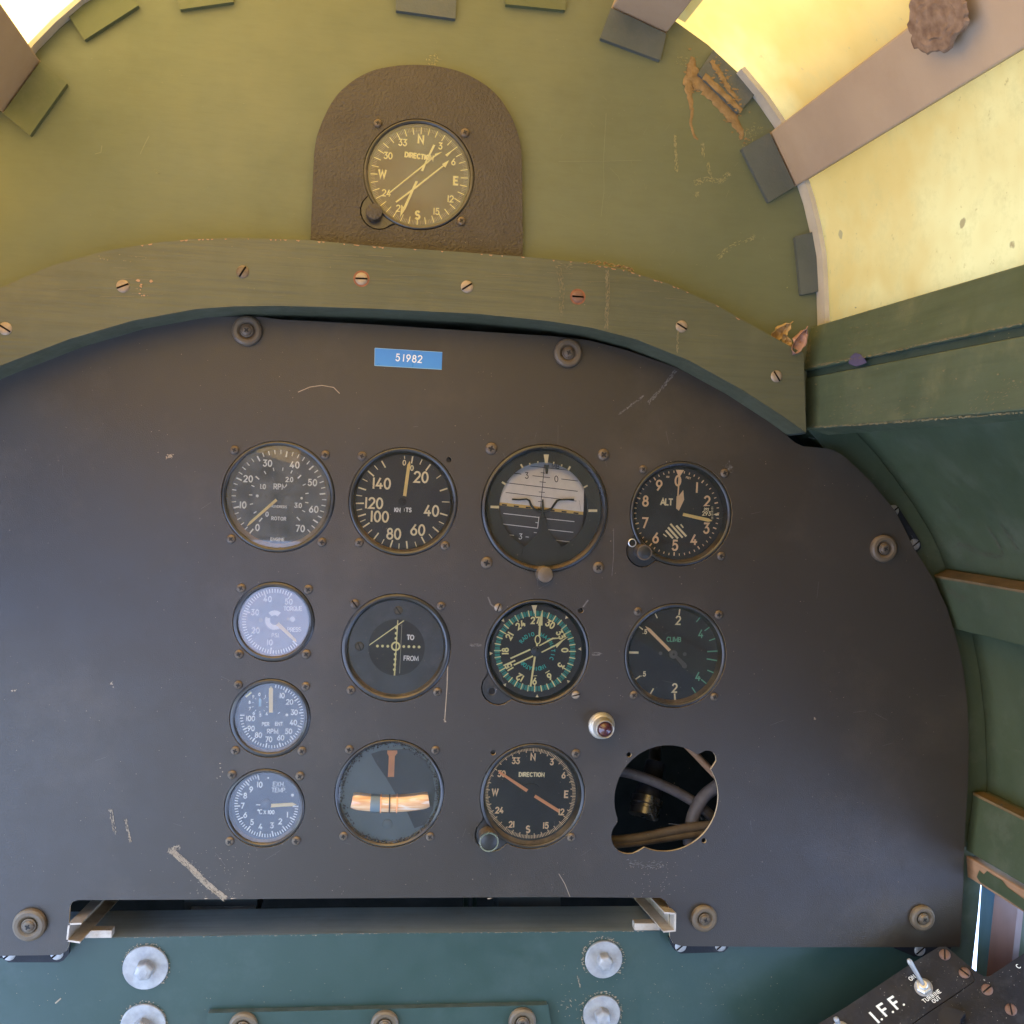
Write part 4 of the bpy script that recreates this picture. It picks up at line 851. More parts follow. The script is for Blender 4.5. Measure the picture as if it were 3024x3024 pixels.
mb.tube([dd.p(852, 775, YM-.001), dd.p(850, 930, YM-.001), dd.p(856, 1010, YM-.001)], [.0005, .0012, .0022], 8)
mb.prism([dd.p(x, y, YM-.001) for x, y in ((878, 345), (928, 350), (912, 462), (888, 458))], V((0, .0006, 0)))
mb.build('miniature_aircraft', 'mask_green', t, smooth=True)
knob(dd, t, 885, 1712, 98, 0, .011, cap='rubber')

# --- altimeter
t, dd, c_, R = gauge('ALT', 'altimeter', 'black altimeter marked ALT with striped flag, far right of the top row', .915, .88, .006, 'glass_clear', screws=((350, 233, 60), (1572, 292, 66), (1520, 1535, 62)))
mb = MB(); cx, cy = 855, 892
ang0 = 3.5
for i in range(50):
    a = ang0+i*7.2; big = i % 5 == 0
    if 4 <= i-10 <= 4: pass
    dd.tick(mb, cx, cy, a, 588 if big else 606, 640, 20 if big else 14, ky=1.0)
for s_, x, y in (('1', 1160, 507), ('2', 1312, 712), ('3', 1300, 1118), ('4', 1115, 1290), ('5', 830, 1375), ('6', 540, 1262), ('7', 378, 1038), ('8', 388, 710), ('9', 592, 475), ('0', 875, 405)): dd.text(mb, s_, x, y, 142, 25)
dd.text(mb, '100', 722, 346, 24, 6); dd.text(mb, 'FEET', 1032, 362, 26, 6, 12)
mb.build('numerals', 'ink_amber', t)
mb = MB(); dd.text(mb, 'ALT', 705, 722, 88, 20, gap=.12)
for x0, y0_, x1, y1, w_ in ((655, 1205, 705, 1245, 18), (690, 1150, 800, 1270, 30), (725, 1105, 875, 1272, 32), (762, 1052, 945, 1260, 28), (850, 1078, 1000, 1240, 32), (915, 1058, 955, 1112, 22)): dd.seg(mb, x0, y0_, x1, y1, w_)
mb.build('lettering', 'ink_cream', t)
mb = MB(); dd.poly(mb, [(1225, 790), (1412, 780), (1395, 1010), (1225, 990)], Y=dd.Y-.0001); mb.build('pressure_window', 'screw_dark', t)
mb = MB(); dd.text(mb, '293', 1303, 897, 56, 12, Y=dd.Y-.0003); dd.text(mb, '292', 1302, 832, 32, 9, Y=dd.Y-.0003)
for i in range(9): dd.seg(mb, 1372, 802+i*22, 1405, 800+i*22, 7, Y=dd.Y-.0003)
dd.poly(mb, [(1405, 910), (1450, 895), (1490, 905), (1490, 925), (1450, 930)], Y=dd.Y-.0003)
mb.build('pressure_digits', 'ink_cream', t)
needle(dd, t, [(845, 240), (968, 245), (905, 340), (885, 640), (865, 640), (885, 340)], .0044, 'ink_amber', name='ten_thousands_needle')
needle(dd, t, [(855, 640), (890, 630), (955, 545), (968, 690), (890, 855), (848, 820)], .0038, 'ink_amber', name='thousands_needle')
needle(dd, t, [(958, 888), (945, 932), (1330, 1022), (1395, 1008), (1335, 970)], .0032, 'needle_yellow', name='hundreds_needle')
knob(dd, t, 372, 1484, 116, 0, .010, rim='screw_metal')
mb = MB(); q = dd.p(188, 1337, 0); mb.lathe(q, [(.0032, .0008), (.0032, -.0006), (.0026, -.0008), (.0024, .0)], 24); mb.build('screw_socket', 'steel', t, smooth=True)

# --- torque
t, dd, c_, R = gauge('TQ', 'torque_gauge', 'small dial marked TORQUE PRESS with a painted-in pinkish reflection, top of the left column', .87, .83, .0035, 'glass_pink_reflection', 'dial_grey', screws=((335, 240, 88), (1612, 262, 88), (298, 1495, 88), (1575, 1492, 88)))  # grey face and pink glass paint in a bright reflection
mb = MB(); cx, cy = 975, 870
for i in range(51):
    a = 137+i*(391-137)/50; big = i % 10 == 0
    dd.tick(mb, cx, cy, a, 500 if big else 545, 620, 26 if big else 19)
for s_, x, y in (('10', 880, 1270), ('20', 612, 1040), ('30', 600, 697), ('40', 840, 443), ('50', 1240, 495)): dd.text(mb, s_, x, y, 100, 19)
dd.text(mb, 'TORQUE', 1315, 625, 76, 15, -3, gap=.14); dd.text(mb, 'PRESS', 1345, 1025, 76, 15, -3, gap=.14); dd.text(mb, 'P.S.I.', 990, 1133, 66, 13, gap=.12)
dd.disc(mb, 1312, 826, 52)
for a0, a1 in ((-40, 38), (140, 290)):
    q = [(975+185*sin(rad(a)), 845-185*cos(rad(a))) for a in range(a0, a1+1, 6)]; q2 = [(975+92*sin(rad(a)), 845-92*cos(rad(a))) for a in range(a1, a0-1, -6)]
    for i in range(len(q)-1): dd.poly(mb, [q[i], q[i+1], q2[len(q2)-2-i], q2[len(q2)-1-i]])
mb.build('markings', 'ink_white', t)
needle(dd, t, [(1050, 885), (1000, 940), (1330, 1240), (1388, 1262), (1370, 1200)], .0022, 'needle_yellow')
mb = MB(); dd.disc(mb, 710, 845, 42); dd.disc(mb, 1230, 825, 30); mb.build('dial_screws', 'ink_dim', t)

# --- percent rpm
t, dd, c_, R = gauge('PCT', 'percent_tachometer', 'small dial marked PERCENT RPM with an upright cream needle, middle of the left column', .875, .83, .0045, 'glass_hazy', 'dial_black', screws=((282, 275, 84), (1562, 302, 84), (225, 1522, 84), (1490, 1530, 84)))
mb = MB(); cx, cy = 920, 872
for i in range(1, 51):
    a = 2+i*(270/50); big = i % 5 == 0
    dd.tick(mb, cx, cy, a, 520 if big else 548, 605, 26 if big else 18)
for s_, x, y in (('10', 1115, 477), ('20', 1258, 598), ('30', 1345, 795), ('40', 1330, 990), ('50', 1238, 1158), ('60', 1088, 1278), ('70', 862, 1310), ('80', 665, 1228), ('90', 525, 1102), ('100', 515, 912)): dd.text(mb, s_, x, y, 92, 17, gap=.2)
dd.text(mb, 'PE', 778, 1018, 62, 14); dd.text(mb, 'R', 850, 1018, 62, 14);  dd.text(mb, 'ENT', 1055, 1015, 62, 14); dd.text(mb, 'RPM', 935, 1155, 80, 15)
for s_, x, y in (('0', 683, 455), ('1', 800, 493), ('9', 566, 500), ('8', 497, 605), ('7', 500, 725), ('6', 575, 812), ('5', 700, 850), ('4', 822, 822)): dd.text(mb, s_, x, y, 54, 13)
for k in range(10):
    if k in (0,): continue
    dd.tick(mb, 692, 648, k*36, 125, 155, 12)
dd.seg(mb, 1035, 820, 1072, 795, 14); dd.disc(mb, 1205, 845, 28)
mb.build('markings', 'ink_white', t)
needle(dd, t, [(865, 802), (938, 802), (942, 350), (903, 300), (862, 350)], .0028, 'needle_yellow')
needle(dd, t, [(672, 685), (715, 685), (720, 560), (690, 515), (670, 560)], .003, 'ink_sky', name='small_needle')
mb = MB(); dd.poly(mb, [(412, 492), (520, 402), (538, 432), (432, 515)]); mb.build('limit_mark', 'lume', t)

# --- exhaust temperature
t, dd, c_, R = gauge('EXH', 'exhaust_temperature_gauge', 'small dial marked EXH. TEMP. with its needle pointing right, bottom of the left column', .90, .84, .0042, 'glass_dusty', 'dial_black', screws=((292, 243, 86), (1582, 268, 86), (248, 1510, 86), (1512, 1498, 86)))
mb = MB(); cx, cy = 945, 825
for i in range(51):
    a = 92+i*(344-92)/50; big = i % 5 == 0
    dd.tick(mb, cx, cy, a, 500 if big else 545, 608, 25 if big else 18)
for s_, x, y in (('1', 1345, 1003), ('2', 1208, 1130), ('3', 1048, 1208), ('4', 832, 1228), ('5', 670, 1145), ('6', 542, 1008), ('7', 490, 835), ('8', 542, 642), ('9', 655, 525), ('10', 818, 432)): dd.text(mb, s_, x, y, 98, 20, gap=.22)
dd.text(mb, 'EXH.', 1185, 422, 82, 12, gap=.3); dd.text(mb, 'TEMP.', 1185, 535, 80, 12, gap=.2)
dd.text(mb, 'oC', 820, 945, 80, 18, gap=.1); dd.text(mb, 'X', 915, 955, 66, 15); dd.text(mb, '100', 1035, 955, 68, 17, gap=.2)
dd.disc(mb, 980, 305, 18); dd.disc(mb, 1440, 632, 30); dd.seg(mb, 745, 815, 865, 818, 20)
mb.build('markings', 'ink_white', t)
needle(dd, t, [(1005, 800), (1000, 868), (1440, 842), (1520, 812), (1440, 775)], .0026, 'needle_yellow')
mb = MB(); mb.lathe(dd.p(940, 815, .003), [(.0042, .001), (.0042, 0), (.003, -.0008), (.0005, -.001)], 24); mb.build('hub', 'bezel_black', t, smooth=True)

# --- course deviation indicator
t, dd, c_, R = gauge('VOR', 'course_deviation_indicator', 'dial marked TO and FROM with crossed yellow bars on a scuffed grey face', .90, .865, .0045, 'glass_dusty', 'dial_slate', proud=.0006, screws=((250, 278, 72, -50, 'screw_metal'), (1580, 312, 66), (190, 1610, 70), (1520, 1635, 66)))
mb = MB(); dd.disc(mb, 893, 950, 435, Y=dd.Y-.0001, n_=48); mb.build('window', 'dial_black', t)
for x, y, rt in ((920, 380, -55), (322, 932, -65)): cross_screw(dd.p(x, y, dd.Y), 70*dd.mpp(x, y), t, rt, 'screw_metal', .0012, slot=True, name='face_screw')
mb = MB()
for x, y in ((598, 929), (677, 929), (758, 932), (1005, 937), (1083, 938), (1162, 941), (1241, 943)): dd.disc(mb, x, y, 22, Y=dd.Y-.0003)
for x, y in ((893, 650), (888, 732), (884, 812), (874, 1055), (870, 1134), (865, 1214), (860, 1292)): dd.disc(mb, x, y, 22, Y=dd.Y-.0003)
q = [(880+60*cos(rad(a)), 932+60*sin(rad(a))) for a in range(0, 361, 12)]; dd.line(mb, q, 26, Y=dd.Y-.0003)
mb.build('dots', 'lume', t)
mb = MB(); dd.text(mb, 'TO', 1108, 795, 68, 17, gap=.15, Y=dd.Y-.0003); dd.text(mb, 'FROM', 1118, 1118, 68, 12, gap=.2, Y=dd.Y-.0003); mb.build('lettering', 'ink_white', t)
mb = MB(); dd.seg(mb, 975, 592, 940, 1350, 9, Y=dd.Y-.0004); mb.build('faint_line', 'ink_dim', t)
needle(dd, t, [(905, 532), (920, 532), (872, 1385), (850, 1385)], .003, 'lume', name='course_bar')
needle(dd, t, [(472, 925), (480, 900), (1000, 532), (1015, 542)], .0026, 'lume', name='glideslope_bar')

# --- radio magnetic indicator
t, dd, c_, R = gauge('RMI', 'radio_magnetic_indicator', 'black compass dial with a teal tick ring and yellow double needles', .935, .925, .004, 'glass_clear', screws=((362, 275, 62, 70, 'screw_brass'), (1525, 1585, 62, 15, 'screw_brass')))
mb = MB(); mb2 = MB(); cx, cy = 915, 928
for i in range(360):
    if i % 5 and i % 1 == 0:
        a = i+1.5
        dd.tick(mb2, cx, cy, a, 530, 605, 5.2)
        mb2_ = None
for i in range(72):
    if i % 2 == 0: dd.tick(mb, cx, cy, 10*i/2+.6, 520 if i % 6 else 505, 615, 17)
for i, (s_, x, y) in enumerate((('27', 918, 468), ('30', 1143, 525), ('33', 1300, 680), ('0', 1362, 915), ('3', 1305, 1143), ('6', 1135, 1312), ('9', 908, 1380), ('12', 690, 1325), ('15', 528, 1168), ('18', 468, 930), ('21', 532, 700), ('24', 697, 535))):
    dd.text(mb, s_, x, y, 90, 20, i*30-2 if i < 99 else 0)
dd.seg(mb, 1070, 1260, 1132, 1222, 13); dd.seg(mb, 885, 1302, 945, 1298, 8)
mb.build('numerals', 'lume', t); mb2.build('degree_ring', 'ink_teal', t)
mb = MB()
def curved(dd, mb, s_, cx, cy, r, a0, a1, h, wd):
    for i, c_ in enumerate(s_):
        if c_ == ' ': continue
        a = a0+(a1-a0)*i/max(1, len(s_)-1); dd.text(mb, c_, cx+r*sin(rad(a)), cy-r*cos(rad(a)), h, wd, a-2)
curved(dd, mb, 'RADIO', cx+10, cy+5, 262, -55, -10, 52, 11); curved(dd, mb, 'MAGNETIC', cx+10, cy+5, 262, 22, 114, 52, 11); curved(dd, mb, 'INDICATOR', cx+10, cy+5, 262, 148, 228, 52, 11)
mb.build('lettering', 'ink_teal', t)
mb = MB()
for x, y, a in ((438, 472, -42), (1385, 428, 42), (1587, 897, 88), (1412, 1382, 135), (947, 1603, 180), (465, 1433, 225), (257, 963, 268)):
    q = [(0, 26), (-26, -20), (26, -20)]; ca, sa = cos(rad(a)), sin(rad(a)); dd.poly(mb, [(x+u*ca-v_*sa, y+u*sa+v_*ca) for u, v_ in q], Y=.0028)
dd.poly(mb, [(862, 240), (948, 240), (905, 375)], Y=.0028)
mb.build('index_marks', 'ink_cream', t)
mb = MB(); Yn = .0024
dd.solid(mb, [(1022, 315), (1032, 315), (1027, 545), (1003, 545), (995, 700), (965, 700), (975, 545), (960, 545)], Yn, .0004)
dd.line(mb, [(955+38*cos(rad(a)), 757+62*sin(rad(a))) for a in range(0, 361, 15)], 17, Y=Yn)
dd.seg(mb, 945, 815, 945, 855, 30, Y=Yn); dd.solid(mb, [(900, 1010), (928, 1012), (862, 1462), (835, 1460)], Yn, .0004)
mb.build('single_needle', 'lume', t)
mb = MB(); Yn = .0019
dd.solid(mb, [(975, 842), (985, 856), (1185, 752), (1300, 740), (1405, 722), (1280, 728), (1175, 728)], Yn, .0003)
dd.solid(mb, [(1008, 940), (1018, 956), (1232, 850), (1240, 882), (1330, 780), (1420, 708), (1300, 775), (1225, 830)], Yn, .0003)
for a in ((545, 1040, 845, 905), (595, 1138, 885, 1003), (440, 1148, 618, 1070)): dd.seg(mb, *a, 24, Y=Yn)
mb.build('double_needle', 'lume', t)
mb = MB(); mb.lathe(dd.p(935, 935, .003), [(.0035, .001), (.0035, -.0006), (.0005, -.001)], 24); mb.build('hub', 'bezel_black', t, smooth=True)
mb = MB(); q = dd.p(268, 1530, .0005); mb.lathe(q, [(.0033, -.0002), (.0025, 0), (.0022, .002)], 20); mb.flat([q+V((.0027*cos(i*.4), .0002-.0001, .0027*sin(i*.4))) for i in range(16)], 1); mb.build('lug_hole', ['bezel_black', 'screw_dark'], t)

# --- rate of climb
t, dd, c_, R = gauge('CLB', 'climb_indicator', 'black dial marked CLIMB with green right half and needle pointing upper left', .92, .875, .006, 'glass_clear', screws=((340, 245, 66), (1622, 300, 70), (275, 1572, 66), (1550, 1600, 64)))
mb = MB(); mb2 = MB()
for x0, y0_, x1, y1, w_ in ((1008, 202, 992, 300, 22), (615, 278, 650, 352, 19), (362, 485, 422, 532, 18), (202, 894, 352, 898, 36), (305, 1320, 382, 1265, 20), (537, 1555, 590, 1465, 22), (930, 1650, 924, 1545, 26)): dd.seg(mb, x0, y0_, x1, y1, w_)
for x0, y0_, x1, y1, w_ in ((1332, 335, 1268, 412, 16), (1482, 492, 1398, 552, 16), (1575, 672, 1472, 708, 16), (1610, 872, 1440, 882, 20), (1602, 1025, 1432, 996, 20), (1545, 1218, 1442, 1175, 18), (1430, 1392, 1345, 1322, 18), (1258, 1538, 1200, 1448, 18)): dd.seg(mb2, x0, y0_, x1, y1, w_)
dd.text(mb, '2', 982, 385, 125, 21); dd.text(mb, '2', 925, 1458, 128, 23); dd.text(mb, '.5', 452, 565, 62, 15, gap=.3); dd.text(mb, '.5', 432, 1235, 68, 15, gap=.3)
mb.build('markings', 'ink_cream', t)
dd.text(mb2, '4', 1340, 600, 120, 17); dd.text(mb2, '4', 1295, 1275, 125, 19); dd.text(mb2, 'CLIMB', 912, 688, 66, 13, gap=.2); mb2.build('green_markings', 'ink_green', t)
needle(dd, t, [(832, 882), (868, 850), (540, 518), (460, 475), (500, 550)], .0036, 'ink_amber')
q = dd.p(905, 925, .0035)
mb = MB(); mb.lathe(q, [(68*dd.mpp(905, 925), .0006), (68*dd.mpp(905, 925), 0), (.003, -.0004), (.0008, -.0006)], 28)
dd.solid(mb, [(940, 985), (975, 950), (1105, 1070), (1120, 1100), (1115, 1135), (1085, 1150), (1050, 1135), (1040, 1105)], .0036, .0005)
paint('needle_grey', (.10, .095, .095), (.12, .115, .11), .5, 60, 0)
mb.build('needle_tail', 'needle_grey', t, smooth=True)
mb = MB(); dd.disc(mb, 702, 908, 30); dd.disc(mb, 1085, 922, 30); mb.build('dial_screws', 'needle_grey', t)

# --- turn and slip
t, dd, c_, R = gauge('TRN', 'turn_indicator', 'turn and slip dial with orange pointer, amber level tube and crumbling black rim', .93, .90, .004, 'glass_turn', 'dial_grey', proud=.0006, screws=((275, 232, 68), (1640, 245, 68), (185, 1605, 68), (1555, 1612, 68)))
paint('turn_blue', (.16, .205, .225), (.20, .25, .27), .6, 20, 0); paint('turn_dark', (.03, .034, .04), (.045, .05, .056), .6, 20, 0)
paint('crumbled_rubber', (.018, .018, .018), (.05, .048, .045), .7, 300, .9, 900)
mb = MB(); dd.disc(mb, 920, 930, 810, Y=dd.Y, n_=48); mb.build('back_plate', 'turn_blue', t)  # pale blue disc paints a bluish reflection into the dial
mb = MB(); dd.poly(mb, [(620, 300), (780, 250), (1180, 220), (1420, 330), (1580, 560), (1640, 880), (1600, 1200), (1480, 1420), (1310, 1480), (1200, 1240), (1010, 940), (860, 680), (700, 450)], Y=dd.Y-.0001)
mb.build('dark_reflection', 'turn_dark', t)  # darker wedge of the painted reflection
mb = MB()
for _ in range(620):
    a = random.random()*2*pi; rr = 775+random.gauss(0, 26); x, y = 920+rr*cos(a)*.985, 930+rr*sin(a)*1.02; s_ = random.uniform(10, 34)
    q = dd.p(x, y, .0007+random.random()*.0008); k = s_*dd.mpp(x, y)*.6
    vs = [q+V((k*random.uniform(.6, 1.2)*a_, k*random.uniform(.3, .8)*b_, k*random.uniform(.6, 1.2)*c__)) for a_, b_, c__ in ((1, 0, 0), (-1, 0, 0), (0, 1, 0), (0, -1, 0), (0, 0, 1), (0, 0, -1))]
    mb.add(vs, [(0, 2, 4), (2, 1, 4), (1, 3, 4), (3, 0, 4), (2, 0, 5), (1, 2, 5), (3, 1, 5), (0, 3, 5)])
mb.build('perished_seal', 'crumbled_rubber', t)
needle(dd, t, [(878, 248), (1036, 248), (1040, 290), (1000, 338), (985, 668), (888, 668), (902, 338), (878, 300)], .003, 'needle_orange')
mb = MB(); tb = []
for i in range(25):
    x = 318+(1535-318)*i/24; yy = 1080-((x-900)/635)**2*62; tb.append((x, yy))
rad_ = 150*dd.mpp(900, 1080)
mb.tube([dd.p(x, y, .0055) for x, y in tb], [rad_*.86, rad_*.97]+[rad_]*21+[rad_*.98, rad_*.88], 20); mb.build('level_tube', 'tube_amber', t, smooth=True)
mb = MB(); mb.tube([dd.p(x, y-2, .0054) for x, y in tb[5:10]], [rad_*.9, rad_*1.01, rad_*1.02, rad_*1.02, rad_*1.01], 20); mb.build('level_ball', 'turn_blue', t, smooth=True)
mb = MB()
for x, w_ in ((775, 10), (1030, 10)):
    y = 1080-((x-900)/635)**2*62; mb.tube([dd.p(x-w_, y, .0055), dd.p(x+w_, y, .0055)], rad_*1.06, 24)
mb.build('centre_wires', 'needle_orange', t, smooth=True)
mb = MB(); mb.tube([dd.p(903, 1078, .0055), dd.p(922, 1078, .0055)], rad_*1.07, 24); mb.build('centre_band', 'turn_dark', t, smooth=True)
mb = MB(); q = dd.p(880, 1415, dd.Y); mb.lathe(q, [(.0038, .0001), (.0036, -.0008), (.0022, -.0014), (.0003, -.0016)], 28); mb.build('pivot_boss', 'turn_blue', t, smooth=True)
mb = MB(); dd.text(mb, 'TAXI', 1040, 755, 26, 5); mb.build('lettering', 'ink_dim', t)

# --- lower direction indicator
t, dd, c_, R = gauge('DIR', 'direction_indicator', 'black dial marked DIRECTION with a plain orange bar needle and silver-rimmed knob, bottom row', .93, .875, .0045, 'glass_clear', screws=((1630, 332, 66), (1555, 1588, 64)))
mb = MB(); cx, cy = 945, 925
for i in range(180):
    a = 2*i+4.5; L = 70 if i % 5 == 0 else 46
    dd.tick(mb, cx, cy, a, 678-L, 682, 13 if i % 5 == 0 else 8.5)
for s_, x, y in (('33', 728, 440), ('3', 1268, 457), ('6', 1446, 657), ('12', 1412, 1208), ('15', 1178, 1412), ('21', 665, 1395), ('24', 482, 1182), ('30', 515, 635)): dd.text(mb, s_, x, y, 84, 18, gap=.2)
for s_, x, y in (('N', 987, 382), ('E', 1487, 943), ('S', 912, 1468), ('W', 418, 910)): dd.text(mb, s_, x, y, 92, 21)
mb.build('numerals', 'ink_amber', t)
mb = MB(); dd.text(mb, 'DIRECTION', 967, 647, 56, 16, gap=.28); mb.build('lettering', 'ink_cream', t)
mb = MB(); mb.lathe(dd.p(955, 927, .004), [(150*dd.mpp(955, 927), .0002), (150*dd.mpp(955, 927), -.0008), (.0005, -.001)], 40); mb.build('hub', 'dial_black', t, smooth=True)
needle(dd, t, [(480, 590), (470, 625), (885, 912), (915, 872)], .0028, 'needle_orange'); needle(dd, t, [(1000, 990), (1025, 950), (1375, 1170), (1370, 1222)], .0028, 'needle_orange', name='needle_tail')
knob(dd, t, 325, 1662, 150, 0, .012, rim='chrome')

# --- compass on the bulkhead
Y0 = plane_y('TOP')
cb = [(917, 706), (925, 500), (930, 420), (950, 360), (985, 290), (1030, 245), (1090, 210), (1150, 196), (1215, 190), (1290, 194), (1360, 210), (1420, 240), (1470, 280), (1510, 340), (1532, 400), (1542, 450), (1544, 760), (1400, 772), (917, 772)]
def smooth_pts(pts, it=2):
    for _ in range(it):
        q = []
        for i in range(len(pts)-1):
            a, b_ = pts[i], pts[i+1]; q += [(a[0]*.75+b_[0]*.25, a[1]*.75+b_[1]*.25), (a[0]*.25+b_[0]*.75, a[1]*.25+b_[1]*.75)]
        pts = [pts[0]]+q+[pts[-1]]
    return pts
cb = smooth_pts(cb[:17], 2)+[(1545, 775), (916, 775)]
d_, c_, R, lb_ = geo['TOP']
mb = MB(); mb.holed([W(*p, Y0) for p in cb], [union_outline(c_, R, lb_)], V((0, .0068, 0)), 0, 0)
tag(mb.build('compass_board', 'compass_board', bevel=0), 'brown arch-shaped board on the bulkhead carrying the yellow-lit compass', 'board')
t, dd, c_, R = gauge('TOP', 'remote_compass', 'yellow-lit compass dial with crossed arrows on the arch-shaped board above the panel', .925, .90, .0055, 'glass_hazy', 'dial_black', screws=((283, 228, 62), (1592, 372, 66), (1538, 1698, 66)))
mb = MB(); cx, cy = 905, 1015
for i in range(36):
    a = i*10+2.5; big = True
    dd.tick(mb, cx, cy, a, 625, 732, 15)
for s_, x, y in (('33', 655, 512), ('3', 1222, 565), ('6', 1418, 802), ('12', 1375, 1358), ('15', 1162, 1547), ('21', 605, 1500), ('24', 412, 1270), ('30', 438, 710)): dd.text(mb, s_, x, y, 92, 16, gap=.2)
for s_, x, y in (('N', 930, 465), ('E', 1455, 1087), ('S', 880, 1602), ('W', 352, 983)): dd.text(mb, s_, x, y, 112, 27)
dd.text(mb, 'DIRECTION', 905, 720, 66, 19, 3, gap=.24)
mb.build('numerals', 'lume', t)
mb = MB()
for i in range(180):
    if i % 5: dd.tick(mb, cx, cy, i*2+2.5, 668, 728, 6)
mb.build('fine_ticks', 'ink_dim', t)
needle(dd, t, [(1115, 542), (1148, 552), (1020, 800), (965, 942), (930, 935)], Y0+.0022, 'lume', name='needle_tail')
needle(dd, t, [(852, 1088), (888, 1098), (840, 1190), (705, 1500), (620, 1628), (635, 1450), (670, 1480), (800, 1200)], Y0+.0022, 'lume')
needle(dd, t, [(440, 1270), (462, 1275), (1045, 808), (1150, 720), (1250, 652), (1140, 682), (1140, 700), (1030, 792)], Y0+.0028, 'lume', name='double_needle')
needle(dd, t, [(548, 1398), (565, 1415), (870, 1190), (1270, 870), (1300, 885), (1352, 778), (1250, 835), (1260, 852), (850, 1172)], Y0+.0028, 'lume', name='double_needle')
needle(dd, t, [(1292, 695), (1325, 725), (1420, 615)], Y0+.0025, 'lume', name='arrow_tip')
knob(dd, t, 228, 1545, 126, Y0, .007, cap='compass_board')

# --- indicator lamp
lp = thing('indicator_lamp', 'push-to-test lamp with dark red lens and shiny stepped collar above the open hole', 'lamp', W(1776, 2140, 0))
c_ = W(1776, 2142, 0)
mb = MB(); mb.lathe(c_, [(.0100, 0), (.0100, -.0012), (.0095, -.0022), (.0084, -.003), (.0082, -.0036), (.0090, -.0044), (.0090, -.0052), (.0078, -.006), (.0072, -.011), (.0066, -.0135), (.0063, -.0138), (.0057, -.0134), (.0057, -.012)], 64)
mb.build('collar', 'lamp_collar', lp, smooth=True)
mb = MB(); mb.lathe(c_, [(.0057, -.0122), (.0052, -.0138), (.0042, -.015), (.0028, -.0158), (.0012, -.0162), (.0001, -.0163)], 48); mb.build('lens', 'lens_red', lp, smooth=True)

# --- hoses and plug behind the open hole
H = Dial(*crops['HOL'], .05)
def hose(pts, r, mat, label, Ys=None, name='hose'):
    mb = MB(); P_ = []
    sp = smooth_pts(pts, 2)
    for i, (x, y) in enumerate(sp):
        Yy = .05 if Ys is None else Ys[0]+(Ys[1]-Ys[0])*i/(len(sp)-1); P_.append(H.p(x, y, Yy))
    mb.tube(P_, r, 14); return tag(mb.build(name, mat, smooth=True), label, 'hose', 'hoses behind the open hole')
hose([(-300, 560), (250, 590), (500, 650), (800, 760), (1100, 900), (1380, 1060), (1600, 1230), (1800, 1500)], .0042, 'hose_grey', 'brown-grey hose crossing the hole from upper left to right', (.060, .050))
hose([(1900, 700), (1700, 830), (1520, 960), (1400, 1150), (1330, 1350), (1300, 1700)], .0052, 'hose_grey', 'thick grey hose bending down at the right of the open hole', (.040, .038))
hose([(-400, 1660), (150, 1640), (600, 1590), (1000, 1500), (1300, 1440), (1700, 1400)], .0036, 'hose_tan', 'rusty brown upper hose crossing the bottom of the open hole', (.026, .034))
hose([(-400, 1720), (150, 1700), (600, 1650), (1000, 1590), (1350, 1540), (1700, 1500)], .0032, 'hose_tan', 'rusty brown lower hose crossing the bottom of the open hole', (.026, .034))
hose([(1250, 200), (1430, 380), (1560, 520), (1750, 720)], .0028, 'raw_wood', 'thin red-brown tube behind the small lobe of the open hole', (.04, .04))
pl = thing('cable_plug', 'metal cable plug hanging in the dark inside the open hole', 'plug', H.p(680, 1150, .07))
a = H.p(770, 560, .080); b_ = H.p(672, 1000, .070); d = (b_-a).normalized(); e1 = d.cross(V((0, 1, 0))).normalized(); e2 = d.cross(e1)
mb = MB(); mb.lathe(b_, [(.008, -.03), (.0085, -.012), (.0105, -.006), (.0105, .0)], 32, e1, e2, d); mb.build('sleeve', 'console_black', pl, smooth=True)
mb = MB(); mb.lathe(b_, [(.0128, 0), (.0128, .006), (.0115, .0065), (.0115, .009), (.0122, .0095), (.0122, .015), (.002, .0155)], 32, e1, e2, d); mb.build('coupling_ring', 'dark_steel', pl, smooth=True)
mb = MB(); mb.tube([H.p(800, 150, .12), H.p(780, 350, .11), a, b_-d*.03], .005, 12); mb.build('cable', 'hose_tan', pl, smooth=True)

# ------------------------------------------------------------------ radio consoles at lower right
nC = V((-.42, -.62, .66)).normalized(); PC = W(2783, 2797, -.03)
CI = Dial(2500, 2680, 3.687, 0)
def C(x, y, lift=0.): return onpl(2500+x/3.687, 2680+y/3.687, PC+nC*lift, nC)
ca = thing('transponder_console', 'black console plate lettered I.F.F. with toggle switches, lower right corner', 'console', C(700, 1000))
mb = MB(); mb.prism([C(*p) for p in ((-900, 1620), (0, 1080), (650, 645), (1000, 432), (1085, 428), (1120, 455), (1340, 640), (1400, 795), (1160, 960), (960, 1090), (300, 1560), (-300, 2000))], -nC*.004)
mb.build('plate', 'console_black', ca, bevel=.0006)
mb = MB(); mb.prism([C(*p, -.0045) for p in ((-850, 1660), (700, 640), (1085, 450), (1500, 760), (1500, 2300), (-300, 2400))], -nC*.10); mb.build('body', 'console_black', ca)
cb2 = thing('radio_console', 'second worn black console plate beside the I.F.F. one, at the right edge', 'console', C(1700, 1000))
mb = MB(); mb.prism([C(*p, .0005) for p in ((1345, 650), (1500, 755), (1560, 745), (1932, 500), (2300, 260), (2600, 1700), (300, 1700), (310, 1560), (970, 1095), (1170, 965), (1405, 800))], -nC*.004)
mb.build('plate', 'console_black', cb2, bevel=.0006)
mb = MB(); mb.prism([C(*p, -.0045) for p in ((1520, 800), (2300, 300), (2600, 1700), (1520, 2300))], -nC*.1); mb.build('body', 'console_black', cb2)
e1c = (C(700, 960)-C(400, 1160)).normalized(); e2c = nC.cross(e1c)
